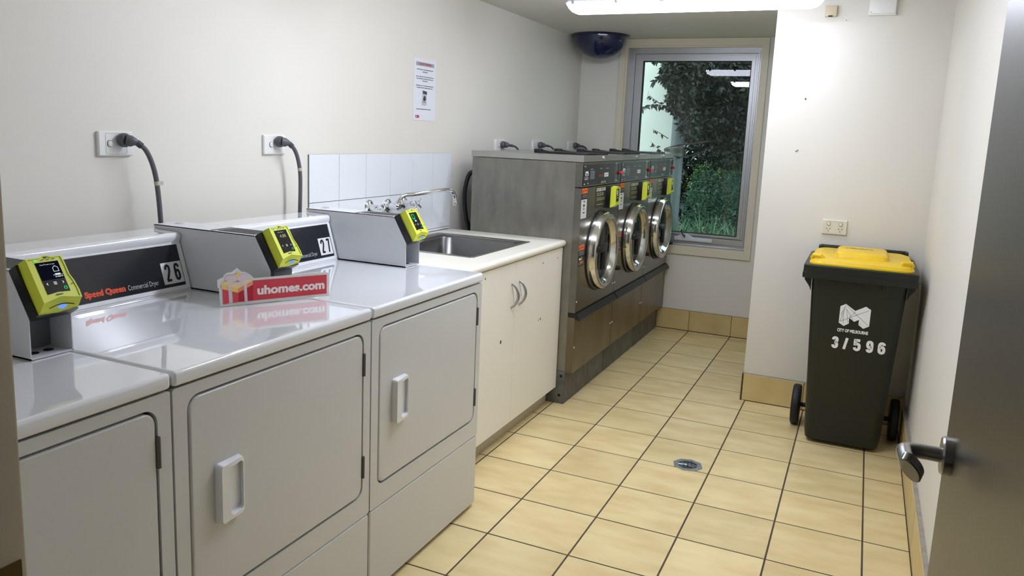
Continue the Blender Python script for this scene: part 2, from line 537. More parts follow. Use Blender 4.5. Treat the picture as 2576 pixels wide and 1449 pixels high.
# small nails and scars left in the nib wall and right wall
for (x, z, r) in ((0.754, 1.620, 0.0045), (0.735, 1.357, 0.0035), (0.742, 1.362, 0.003), (0.905, 2.0, 0.002)):
    b = newbm(); prism(b, circ(x, z, r, 10), FN, -0.001, 0.003)
    obj('nail', b, m_nail, wall_nib)

# ------------------------------------------------------------------ window
fw_ = FY(YB)
bm = newbm()
ringprism(bm, rrect(-0.655, 0.388, 0.568, 2.098, 0, 1), rrect(-0.612, 0.345, 0.617, 2.050, 0, 1), fw_, 0.0, 0.018)
window = struct(obj('window_1', bm, m_arch, smooth=0))
window['label'] = 'aluminium window with cream architrave'
bm = newbm()   # painted reveal between the architrave and the aluminium
ringprism(bm, rrect(-0.612, 0.352, 0.612, 2.052, 0, 1), rrect(-0.600, 0.340, 0.628, 2.038, 0, 1), fw_, -0.12, 0.004)
obj('reveal', bm, m_arch, window, smooth=0)
def wframe(name, o, i, c0, c1, m=m_alu):
    b = newbm(); ringprism(b, rrect(*o, 0, 1), rrect(*i, 0, 1), fw_, c0, c1)
    return obj(name, b, m, window, smooth=0)
wframe('outer_frame', (-0.600, 0.340, 0.628, 2.038), (-0.548, 0.318, 0.700, 1.998), -0.09, -0.022)
wframe('frame_bead', (-0.574, 0.329, 0.660, 2.016), (-0.552, 0.322, 0.690, 2.002), -0.022, -0.012)
wframe('sash', (-0.546, 0.316, 0.703, 1.996), (-0.490, 0.276, 0.722, 1.948), -0.075, -0.030)
wframe('sash_bead', (-0.530, 0.300, 0.708, 1.980), (-0.508, 0.288, 0.716, 1.962), -0.030, -0.022)
wframe('gasket', (-0.490, 0.276, 0.722, 1.948), (-0.483, 0.270, 0.727, 1.942), -0.060, -0.036, m_dark)
bm = newbm(); prism(bm, rrect(-0.487, 0.273, 0.724, 1.945, 0, 1), fw_, -0.052, -0.046)
obj('pane', bm, m_glass, window, smooth=0)
obj('sill', bx(-0.600, 0.340, YB + 0.0, YB + 0.02, 0.622, 0.645, bev=0.002), m_alu, window)
bm = newbm()
box(bm, -0.160, 0.115, YB - 0.010, YB + 0.03, 0.668, 0.692, bev=0.004)
prism(bm, [(-0.150, 0.690), (-0.02, 0.690), (-0.045, 0.703), (-0.075, 0.714), (-0.11, 0.714), (-0.132, 0.702)], fw_, -0.028, 0.004)
winder = obj('winder', bm, m_winder, window)
bm = newbm(); tube(bm, curve([(-0.088, YB - 0.005, 0.712), (-0.080, YB - 0.03, 0.703), (-0.092, YB - 0.035, 0.716), (-0.104, YB - 0.035, 0.738)], 5), 0.005, 8)
lathe(bm, [(0.004, -0.006), (0.009, 0.0), (0.004, 0.008)], (-0.102, YB - 0.035, 0.742), (0, 0, 1), 10)
obj('crank_knob', bm, m_black, winder)

# ------------------------------------------------------------------ door leaf with lever handle
DXF, DYE = 1.222, -1.050
door = struct(obj('door_1', bx(DXF, DXF + 0.040, -1.925, DYE, 0.008, 2.035, bev=0.0015, seg=1), m_doorleaf, smooth=0), None)
bm = newbm(); lathe(bm, [(0.0265, 0.0), (0.0265, 0.010), (0.0245, 0.0125), (0.011, 0.0125)], (DXF, -1.122, 0.972), (-1, 0, 0), 36)
rose = obj('handle_rose', bm, m_satin, door)
bm = newbm()
pts = curve([(DXF - 0.010, -1.122, 0.972), (DXF - 0.040, -1.122, 0.972), (DXF - 0.056, -1.127, 0.972), (DXF - 0.0585, -1.142, 0.974), (DXF - 0.057, -1.170, 0.974), (DXF - 0.054, -1.200, 0.975)], 6)
n = len(pts)
tube(bm, pts, [0.0105] * n, 16)
# slanted, flattened tip of the lever
prism(bm, circ(0, 0, 0.0125, 28, 0.020), fr((DXF - 0.0540, -1.205, 0.972), V((0.95, -0.25, -0.15)).normalized(), V((-0.35, -0.38, 0.85)).normalized()), -0.014, 0.001, cham=0.0015)
obj('door_lever', bm, m_satin, door)

# ------------------------------------------------------------------ ceiling battens
def batten(y, x0, x1, label, m_lamp):
    t = thing('batten_light', label, 'ceiling light', ((x0 + x1) / 2, y, ZC), 'surface batten lights on the ceiling')
    L = (x1 - x0) / 2
    f = fr((0, 0, 0), (1, 0, 0), (0, 1, 0))
    obj('lamp_base', bx(-L + 0.01, L - 0.01, -0.058, 0.058, -0.055, 0.0, bev=0.006), m_lampbase, t)
    rings = []
    for z, d, e in ((-0.054, 0.0, 0.060), (-0.062, 0.003, 0.058), (-0.079, 0.012, 0.050), (-0.094, 0.026, 0.038), (-0.103, 0.05, 0.020)):
        rings.append([V((px, py, z)) for px, py in rrect(-L + d, L - d, -e, e, min(e * 0.5, 0.02), 4)])
    obj('diffuser', loft(newbm(), rings), m_lamp, t)
    for k in range(6):
        x = -L + 0.045 + k * (2 * L - 0.09) / 5
        for s in (-1, 1):
            obj('clip', bx(x - 0.009, x + 0.009, min(s * 0.058, s * 0.068), max(s * 0.058, s * 0.068), -0.064, -0.024, bev=0.002), m_clip, t)
    return t
batten(1.572, -0.392, 0.822, 'lit white batten light along the ceiling before the window recess', m_lamps[0])
batten(0.120, -0.392, 0.822, 'batten light nearer the entrance, seen mirrored lower in the window glass', m_lamps[1])

# ------------------------------------------------------------------ dark dome in the corner
t = thing('ceiling_dome', 'navy blue half-round dome under the ceiling in the back left corner', 'dome', (-0.742, 3.165, ZC))
prof = [(0.205, -0.001), (0.208, -0.006), (0.203, -0.011), (0.186, -0.013)]
obj('rim', lathe(newbm(), prof, (0, 0, 0), (0, 0, 1), 56), m_navy, t)
prof = [(0.186 * math.cos(a), -0.012 - 0.158 * math.sin(a)) for a in [k * PI / 2 / 14 for k in range(15)]]
obj('bowl', lathe(newbm(), prof, (0, 0, 0), (0, 0, 1), 56), m_navy, t, smooth=60)

# ------------------------------------------------------------------ things on the nib wall
t = thing('wall_sensor', 'small square beige box on the wall just right of the batten light', 'sensor', (0.832, YN, 2.043))
obj('housing', bx(-0.027, 0.027, -0.022, 0, -0.026, 0.026, bev=0.003), m_beige, t)
obj('slot', bx(-0.010, 0.010, -0.0228, -0.012, -0.0265, -0.0215), m_dark, t, smooth=0)
t = thing('junction_box', 'white rectangular box high on the wall above the bin', 'box', (1.062, YN, 2.058))
obj('box_body', bx(-0.060, 0.060, -0.022, 0, -0.040, 0.040, bev=0.002), m_pvc, t)
obj('box_cover', bx(-0.057, 0.057, -0.030, -0.022, -0.034, 0.039, bev=0.003), m_pvc, t)
obj('screw', prism(newbm(), circ(-0.050, -0.026, 0.002, 8), FY(-0.030), 0, 0.0006), m_nail, t)

def outlet(name, f, w_, h_, label, group, m=m_pvc, double=False, inner=False):
    t = thing(name, label, 'power outlet', f[0], group)
    ff = (V((0, 0, 0)), f[1], f[2], f[3])
    obj('plate', prism(newbm(), rrect(-w_ / 2, w_ / 2, -h_ / 2, h_ / 2, 0.003, 3), ff, 0, 0.011, cham=0.003), m, t)
    if inner or double:
        k = 0.036 if not double else 0.042
        b = newbm(); ringprism(b, rrect(-k, k, -0.031, 0.031, 0.006, 4), rrect(-k + 0.0012, k - 0.0012, -0.0298, 0.0298, 0.005, 4), ff, 0.0108, 0.0116)
        obj('insert_line', b, m_pvc_in, t)
    def sw(a, b_):
        s = obj('switch', prism(newbm(), rrect(a - 0.0075, a + 0.0075, b_ - 0.0085, b_ + 0.0085, 0.006, 4), ff, 0.011, 0.016, cham=0.002), m, t)
        b2 = newbm(); ringprism(b2, rrect(a - 0.0088, a + 0.0088, b_ - 0.0098, b_ + 0.0098, 0.007, 4), rrect(a - 0.0076, a + 0.0076, b_ - 0.0086, b_ + 0.0086, 0.006, 4), ff, 0.0108, 0.0118)
        obj('switch_rim', b2, m_nail, s)
    if double:
        for a in (-0.028, 0.028):
            sw(a, 0.016)
            b = newbm()
            for da, db, an in ((-0.0075, -0.008, -0.6), (0.0075, -0.008, 0.6), (0, -0.020, 0)):
                ca, sa = math.cos(an), math.sin(an)
                lp = [(a + da + x * ca - y * sa * -1, db + y * ca - x * sa) for x, y in ((-0.0012, -0.004), (0.0012, -0.004), (0.0012, 0.004), (-0.0012, 0.004))]
                prism(b, lp, ff, 0.0105, 0.0113)
            stuff(obj('pin_slots', b, m_dark, t, smooth=0))
    else:
        sw(-0.022, 0.0)
    return t
outlet('power_outlet', FY(YN, 0.955, 0.984), 0.116, 0.074, 'cream double power outlet on the wall above the wheelie bin', None, m_cream_pvc, double=True)
outs = [(-0.671, 1.309, 0.116, True, 'white outlet with raised edge nearest the camera on the left wall'),
        (0.012, 1.309, 0.116, False, 'white outlet just left of the white tile splashback'),
        (1.990, 1.313, 0.130, False, 'outlet above the nearest stainless washer'),
        (2.560, 1.313, 0.130, False, 'outlet behind the middle stainless washer'),
        (3.230, 1.311, 0.120, False, 'outlet closest to the back corner behind the farthest washer')]
for y, z, wd, inn, lb in outs:
    outlet('power_outlet', FX(XL, y, z), wd if not inn else 0.118, 0.072, lb, 'outlets on the left wall', inner=inn)

def cord(parent, y, z, pts, r=0.0075, tie=None, flag=False, dirv=(0.5, 0.5, -0.1)):
    """supply cord of a machine, with its plug in the wall outlet"""
    d = V(dirv)
    P = [V((0.034, 0, 0)) + d.normalized() * 0.026] + [V(p) for p in pts]
    C = curve(P, 8)
    t = obj('power_cord', tube(newbm(), C, r, 10), m_plug, parent)
    t.location = V((XL, y, z)) - parent.location
    b = newbm()
    lathe(b, [(0.019, 0.0), (0.021, 0.003), (0.021, 0.014), (0.018, 0.020), (0.017, 0.022)], (0.0165, 0, 0), (1, 0, 0), 24)
    lathe(b, [(0.017, 0.0), (0.0165, 0.014), (0.010, 0.026), (0.007, 0.030)], (0.034, 0, 0), d, 20)
    obj('plug', b, m_plug, t)
    b = newbm()
    for k in range(4):
        q = C[1 + k]; tn = (C[2 + k] - C[1 + k]).normalized()
        lathe(b, [(r * 1.05, -0.0015), (r * 1.35, -0.001), (r * 1.35, 0.001), (r * 1.05, 0.0015)], q, tn, 12)
    stuff(obj('strain_relief', b, m_plug, t))
    if tie is not None:
        q = C[tie]; tn = (C[tie + 1] - C[tie]).normalized()
        b = newbm(); lathe(b, [(r * 1.0, -0.006), (r * 1.12, -0.006), (r * 1.12, 0.006), (r * 1.0, 0.006)], q, tn, 14)
        if flag: box(b, q.x, q.x + 0.003, q.y + r, q.y + 0.022, q.z - 0.006, q.z + 0.006)
        obj('cable_tie', b, m_tie, t)
    return t

# ------------------------------------------------------------------ poster
t = thing('poster', 'white laundry rules poster with grey heading bar on the left wall', 'poster', (XL, 1.000, 1.432))
f = FX(0)
pw, ph = 0.212, 0.298
obj('sheet', prism(newbm(), rrect(0, pw, 0, ph, 0, 1), f, 0.0006, 0.0016), m_paper, t, smooth=0)
obj('heading_bar', flat([rrect(0.02, pw - 0.02, 0.262, 0.280, 0, 1)], f, 0.0020), m_hdr, t, smooth=0)
text('lettering', 'Laundry Facilities', f, 0.048, 0.164, 0.2645, 0.2785, m_red_p, t, bold=0.02, c=0.0024)
rows = []
for b_, a0, a1 in ((0.243, 0.03, 0.182), (0.232, 0.08, 0.132), (0.209, 0.022, 0.188), (0.199, 0.028, 0.184), (0.189, 0.08, 0.13), (0.166, 0.024, 0.19), (0.156, 0.03, 0.182), (0.053, 0.03, 0.17)):
    rows.append((a0, a1, b_, 0.0038))
lines_block('small_print', f, rows, m_ink, t, 0.0020)
obj('emblem_patch', flat([rrect(0.022, 0.056, 0.012, 0.025, 0, 1)], f, 0.0020), m_red_p, t, smooth=0)
obj('emblem_mark', flat([rrect(0.026, 0.036, 0.016, 0.021, 0, 1)], f, 0.0024), m_paper, t, smooth=0)
obj('printed_washer', flat([[(0.080, 0.073), (0.124, 0.073), (0.127, 0.142), (0.084, 0.146)]], f, 0.0020), mat('paper_light_grey', (190, 192, 198), 0.6), t, smooth=0)
flats('printed_washer_part', [[(0.088, 0.130), (0.127, 0.127), (0.127, 0.142), (0.086, 0.146)], circ(0.106, 0.108, 0.013, 16), [(0.084, 0.089), (0.124, 0.088), (0.124, 0.0905), (0.084, 0.0915)], [(0.092, 0.100), (0.102, 0.095), (0.106, 0.100), (0.096, 0.108)]], f, 0.0024, m_ink, t)

# ------------------------------------------------------------------ splashback of white tiles
t = thing('splashback', 'white glossy wall tile splashback behind the sink', 'splashback', (XL, 0.214, 0.868))
f = FX(0)
SW, SH = 1.178, 0.403
obj('tile_bed', prism(newbm(), rrect(0, SW, 0, SH, 0, 1), f, 0.0002, 0.0045), m_wgrout, t, smooth=0)
me = None
for r_ in range(3):
    for c_ in range(6):
        a0, a1 = c_ * 0.1963, (c_ + 1) * 0.1963
        b1 = SH - r_ * 0.195; b0 = max(b1 - 0.195, 0.0)
        b = newbm(); prism(b, rrect(a0 + 0.0013, a1 - 0.0013, b0 + 0.0013, b1 - 0.0013 if r_ else b1, 0, 1), f, 0.001, 0.0075, cham=0.0006)
        obj('tile', b, m_walltile, t, smooth=0)

# ================================================================== BENCH, CUPBOARD, SINK, TAP
BY0, BY1 = 0.185, 1.3865
XB = -0.272
# worktop with a cut-out for the bowl and a rounded front edge
SX0, SX1, SY0, SY1 = -0.905, -0.385, 0.568, 1.192
bm = newbm()
fz = FZ(0.0)
ringprism(bm, rrect(XL + 0.008, XB - 0.016, BY0, BY1, 0, 1), rrect(SX0 + 0.03, SX1 - 0.03, SY0 + 0.03, SY1 - 0.03, 0, 1), fz, 0.833, 0.866)
prof = [(XB - 0.016, 0.833)] + [(XB - 0.016 + 0.0165 * math.cos(a), 0.8495 + 0.0165 * math.sin(a)) for a in [(-90 + k * 18) * PI / 180 for k in range(11)]] + [(XB - 0.016, 0.866)]
loft(bm, [[V((x, y, z)) for x, z in prof] for y in (BY0, BY1)])
tag(wn(obj('worktop', bm, m_bench, smooth=40)), 'cream laminate worktop with rounded front edge around the sink', 'worktop')

cab = thing('sink_cabinet', 'cream two-door cupboard under the sink worktop', 'cabinet', (0, BY0, 0))
bm = newbm()
cp = [(0.010, 0.832), (0.010, 0.085), (1.194, 0.085), (1.194, 0.832), (1.178, 0.832), (1.178, 0.101), (0.026, 0.101), (0.026, 0.832)]
prism(bm, cp, FX(-0.305), -0.62, 0.0)
obj('carcass', bm, m_cup, cab, smooth=0)
obj('kickboard', bx(-0.352, -0.336, 0.004, 1.192, 0.0, 0.086), m_kick, cab, smooth=0)
fd = FX(-0.303)
d_split = 0.620
for k, (a0, a1) in enumerate(((0.008, d_split - 0.0015), (d_split + 0.0015, 1.199))):
    dr = obj('door', prism(newbm(), rrect(a0, a1, 0.088, 0.829, 0.001, 1), fd, 0, 0.017, cham=0.0012), m_cup, cab, smooth=0)
    ha = d_split - 0.042 if k == 0 else d_split + 0.040
    top, bot = 0.738, 0.630
    H = []
    for i in range(13):
        s = i / 12; bow = math.sin(PI * s)
        H.append(at(fd, ha + (0.008 if k == 0 else 0.008) * bow, top + (bot - top) * s, 0.017 + 0.030 * bow ** 0.6))
    b = newbm(); tube(b, H, [0.005 + 0.002 * math.sin(PI * i / 12) for i in range(13)], 8)
    obj('handle', b, m_silver, dr)
    spots = [(0.312, 0.800, 0.0035), (0.485, 0.495, 0.0065)] if k == 0 else [(0.937, 0.782, 0.0035), (1.13, 0.783, 0.003), (0.935, 0.508, 0.0045), (0.912, 0.507, 0.003)]
    for a, b_, rr in spots: obj('screw_hole', prism(newbm(), circ(a, b_, rr, 10, rr * 1.4), fd, 0.0165, 0.0174), m_dark, dr)

sink = thing('sink', 'stainless steel laundry sink set into the cream worktop', 'sink', (0, 0, 0.866))
bm = newbm()
rin = lambda d, r, z: [V((x, y, z)) for x, y in rrect(SX0 + d, SX1 - d, SY0 + d, SY1 - d, r, 6)]
loft(bm, [rin(0, 0.004, 0.0), rin(0.002, 0.004, 0.003), rin(0.020, 0.02, 0.0035), rin(0.026, 0.025, 0.0)], caps=False)
obj('rim', bm, mat('sink_rim_steel', (164, 164, 162), 0.28, metal=0.95), sink)
bm = newbm()
rb = lambda dx0, dx1, dy, r, z: [V((x, y, z)) for x, y in rrect(SX0 + dx0, SX1 - dx1, SY0 + dy, SY1 - dy, r, 8)]
loft(bm, [rb(0.024, 0.024, 0.024, 0.025, 0.001), rb(0.060, 0.036, 0.036, 0.055, -0.002), rb(0.068, 0.042, 0.044, 0.055, -0.012), rb(0.082, 0.060, 0.062, 0.06, -0.16), rb(0.10, 0.075, 0.08, 0.05, -0.19), rb(0.20, 0.2, 0.25, 0.03, -0.196)], caps=False)
R = [v for v in bm.verts][-36:]
bm.faces.new(R)
obj('bowl', bm, m_sink, sink, smooth=50)
obj('waste', lathe(newbm(), [(0.035, 0.0), (0.037, 0.004), (0.030, 0.004), (0.026, -0.004)], ((SX0 + SX1) / 2, (SY0 + SY1) / 2, -0.196), (0, 0, 1), 24), m_chrome, sink)

tap = thing('wall_tap', 'chrome wall mounted tap set with long swivel spout over the sink', 'tap', (XL + 0.0075, 0, 0))
fl = [(0.033, 0.0), (0.033, 0.003), (0.028, 0.010), (0.019, 0.014), (0.015, 0.016)]
for y, nm in ((0.628, 'hot'), (0.915, 'cold')):
    z = 1.034
    v = obj('tap_valve', lathe(newbm(), fl + [(0.013, 0.034), (0.012, 0.048), (0.008, 0.054), (0.011, 0.058), (0.011, 0.064), (0.007, 0.068), (0.0065, 0.08)], (0, y, z), (1, 0, 0), 28), m_chrome, tap)
    b = newbm()
    for k in range(4):
        a = PI / 4 + k * PI / 2 + 0.2
        d = V((0.12, math.cos(a), math.sin(a)))
        c0 = V((0.082, y, z))
        tube(b, [c0, c0 + d * 0.014, c0 + d * 0.026, c0 + d * 0.034], [0.006, 0.0045, 0.006, 0.0035], 8)
    lathe(b, [(0.006, -0.008), (0.010, -0.004), (0.009, 0.004), (0.004, 0.009)], (0.082, y, z), (1, 0, 0), 14)
    obj('tap_handle', b, m_chrome, v)
y, z = 0.778, 1.030
body = obj('spout_body', lathe(newbm(), fl + [(0.015, 0.040), (0.018, 0.046), (0.018, 0.062), (0.012, 0.070)], (0, y, z), (1, 0, 0), 28), m_chrome, tap)
b = newbm()
sp = curve([(0.054, y, z), (0.060, y + 0.006, z + 0.030), (0.075, y + 0.028, z + 0.052), (0.10, y + 0.070, z + 0.057), (0.135, y + 0.19, z + 0.066), (0.158, y + 0.285, z + 0.072), (0.168, y + 0.325, z + 0.060), (0.173, y + 0.342, z + 0.034), (0.174, y + 0.345, z + 0.010)], 6)
tube(b, sp, 0.0098, 14)
lathe(b, [(0.0095, 0.0), (0.013, 0.002), (0.013, 0.008), (0.011, 0.010), (0.011, 0.018), (0.008, 0.020)], (0.174, y + 0.345, z + 0.012), (0, 0, -1), 18)
obj('spout', b, m_chrome, tap)

# ================================================================== PAYMENT READER (shared by dryers and washers)
def reader(parent, f, w_, h_, d0, d1, kind):
    """f: frame on the mounting face, u to the right, v up, n out; lower left corner at (0,0)"""
    base = obj('card_reader', prism(newbm(), rrect(-0.0055, w_ + 0.003, -0.013, h_ - 0.002, 0.003, 2), f, 0.0005, d0), m_black, parent)
    base['label'] = 'black backed lime yellow payment reader'
    # yellow housing: the lower face slopes back, right edge bulges
    sil = [(0.0, 0.0), (w_ * 0.5, -0.002), (w_ * 1.02, 0.002), (w_ * 1.04, 0.022), (w_ * 1.0, h_ * 0.42), (w_ * 0.95, h_ * 0.56), (w_ * 0.95, h_ * 0.80), (w_ * 0.93, h_ * 0.985),
           (w_ * 0.66, h_ * 0.985), (w_ * 0.56, h_ * 1.02), (w_ * 0.46, h_ * 1.02), (w_ * 0.36, h_ * 0.985), (w_ * 0.02, h_ * 0.985), (0.0, h_ * 0.55)]
    front = []
    for a, b_ in sil:
        if b_ < 0.01:
            b_ = 0.005 + 0.009 * math.sin(PI * min(max(a / w_, 0), 1))
        front.append((min(max(a, 0.002), w_ * 1.03), b_ - 0.001))
    back = [(a, b_ - 0.010 if b_ < 0.01 else b_) for a, b_ in sil]
    mid = [(a, (b_ - 0.008) if b_ < 0.01 else b_) for a, b_ in sil]
    bm = newbm()
    loft(bm, [[at(f, a, b_, d0) for a, b_ in back], [at(f, a, b_, d0 + (d1 - d0) * 0.3) for a, b_ in mid], [at(f, a, b_, d1) for a, b_ in front]])
    obj('reader_housing', bm, m_yellow_rd, base, smooth=28)
    g = (f[0] + f[3] * d1, f[1], f[2], f[3])
    # raised border of the face
    b = newbm()
    ins = [(0.5 * w_ + (a - 0.5 * w_) * 0.93, 0.54 * h_ + (b_ - 0.54 * h_) * 0.94) for a, b_ in front]
    ringprism(b, front, ins, g, -0.001, 0.0018)
    obj('reader_border', b, m_yellow_rd, base, smooth=28)
    s0, s1, t0, t1 = w_ * 0.21, w_ * 0.80, h_ * 0.22, h_ * 0.87
    obj('screen', prism(newbm(), [(s0, t0 - 0.002), ((s0 + s1) / 2, t0 + 0.001), (s1, t0 - 0.001), (s1, t1), (s0, t1)], g, -0.001, 0.0009), m_screen, base, smooth=0)
    sw, sh = s1 - s0, t1 - t0
    c1 = 0.0013
    obj('status_light', flat([circ(w_ * 0.24, h_ * 0.918, 0.0040, 12, 0.0018)], g, c1), m_gl_emit, base, smooth=0)
    dk = [circ(w_ * 0.52, h_ * 0.965, 0.0026, 12)] + [rrect(w_ * k - 0.0032, w_ * k + 0.0032, h_ * 0.912, h_ * 0.926, 0, 1) for k in (0.42, 0.56, 0.70)]
    dk += [rrect(w_ * 0.40, w_ * 0.58, h_ * 0.165, h_ * 0.185, 0, 1), rrect(w_ * 0.88, w_ * 0.95, h_ * 0.34, h_ * 0.355, 0, 1)]
    stuff(obj('face_marks', flat(dk, g, c1 + 0.0002), m_black_txt, base, smooth=0))
    # key row on the screen
    yy = t0 + sh * 0.25
    keys = [[(s0 + sw * 0.17, yy), (s0 + sw * 0.11, yy + 0.003), (s0 + sw * 0.17, yy + 0.006), (s0 + sw * 0.19, yy + 0.005), (s0 + sw * 0.15, yy + 0.003), (s0 + sw * 0.19, yy + 0.001)],
            [(s0 + sw * 0.83, yy), (s0 + sw * 0.89, yy + 0.003), (s0 + sw * 0.83, yy + 0.006), (s0 + sw * 0.81, yy + 0.005), (s0 + sw * 0.85, yy + 0.003), (s0 + sw * 0.81, yy + 0.001)]]
    for k in range(3): keys.append(rrect(s0 + sw * 0.43, s0 + sw * 0.57, yy + k * 0.0024, yy + k * 0.0024 + 0.0012, 0, 1))
    stuff(obj('screen_keys', flat(keys, g, c1), m_w_emit, base, smooth=0))
    b = newbm(); ringprism(b, circ(s0 + sw * 0.86, t0 + sh * 0.11, 0.0036, 14), circ(s0 + sw * 0.86, t0 + sh * 0.11, 0.0022, 14), g, 0.001, c1)
    obj('screen_button', b, m_g_emit, base, smooth=0)
    if kind == 'price':
        text('lettering', '4.00', g, s0 + sw * 0.26, s0 + sw * 0.76, t0 + sh * 0.66, t0 + sh * 0.80, m_y_emit, base, c=c1)
        text('lettering', 'Machine Price', g, s0 + sw * 0.22, s0 + sw * 0.66, t0 + sh * 0.885, t0 + sh * 0.925, m_w_emit, base, c=c1)
    elif kind == 'info':
        obj('screen_area', flat([rrect(s0 + 0.0005, s1 - 0.0005, t0 + sh * 0.42, t1 - 0.0005, 0, 1)], g, 0.0011), m_scr_blue, base, smooth=0)
        text('lettering', 'Scan/Touch to pay', g, s0 + sw * 0.16, s0 + sw * 0.80, t0 + sh * 0.885, t0 + sh * 0.935, m_w_emit, base, c=c1)
        text('lettering', 'ID To Connect', g, s0 + sw * 0.56, s0 + sw * 0.97, t0 + sh * 0.53, t0 + sh * 0.57, m_w_emit, base, c=c1)
        lines_block('lettering', g, [(s0 + sw * 0.62, s0 + sw * 0.95, t0 + sh * 0.475, 0.002)], m_w_emit, base, c1)
        hx, hy = s0 + sw * 0.76, t0 + sh * 0.73
        b = newbm(); ringprism(b, [(hx - 0.006, hy - 0.005), (hx + 0.006, hy - 0.005), (hx + 0.006, hy + 0.004), (hx, hy + 0.0085), (hx - 0.006, hy + 0.004)],
                               [(hx - 0.005, hy - 0.004), (hx + 0.005, hy - 0.004), (hx + 0.005, hy + 0.0035), (hx, hy + 0.0072), (hx - 0.005, hy + 0.0035)], g, 0.001, c1)
        obj('screen_house', b, m_w_emit, base, smooth=0)
        obj('screen_card', flat([rrect(hx - 0.006, hx + 0.006, hy - 0.013, hy - 0.009, 0, 1)], g, c1), m_w_emit, base, smooth=0)
    else:
        b = newbm(); ringprism(b, rrect(s0 + sw * 0.14, s0 + sw * 0.50, t0 + sh * 0.60, t0 + sh * 0.90, 0.002, 3), rrect(s0 + sw * 0.20, s0 + sw * 0.44, t0 + sh * 0.66, t0 + sh * 0.86, 0.001, 3), g, 0.001, c1)
        obj('screen_icon', b, m_g_emit if kind == 'icon' else m_w_emit, base, smooth=0)
        obj('screen_card', flat([rrect(s0 + sw * 0.30, s0 + sw * 0.52, t0 + sh * 0.46, t0 + sh * 0.55, 0, 1)], g, c1), m_w_emit, base, smooth=0)
    # lit card slot on the sloping lower face
    pa = at(f, 0, -0.009, d0 + (d1 - d0) * 0.3); pb = at(f, 0, 0.008, d1)
    vv = (pb - pa); L = vv.length; vv.normalize()
    q = fr(pa, f[1], vv)
    slot = [(w_ * (0.16 + 0.66 * k / 10), L * 0.46 + 0.006 * math.sin(PI * k / 10)) for k in range(11)]
    slot2 = [(a, b_ - 0.0022) for a, b_ in slot][::-1]
    obj('card_slot', flat([slot + slot2], q, 0.0052), m_dark, base, smooth=0)
    lens = [(w_ * (0.36 + 0.28 * k / 8), L * 0.44 + 0.004 * math.sin(PI * k / 8)) for k in range(9)]
    lens2 = [(a, L * 0.44 - 0.006 * math.sin(PI * k / 8)) for k, (a, _) in enumerate(lens)][::-1]
    obj('slot_light', flat([lens + lens2[1:-1]], q, 0.0056), m_b_emit, base, smooth=0)
    return base

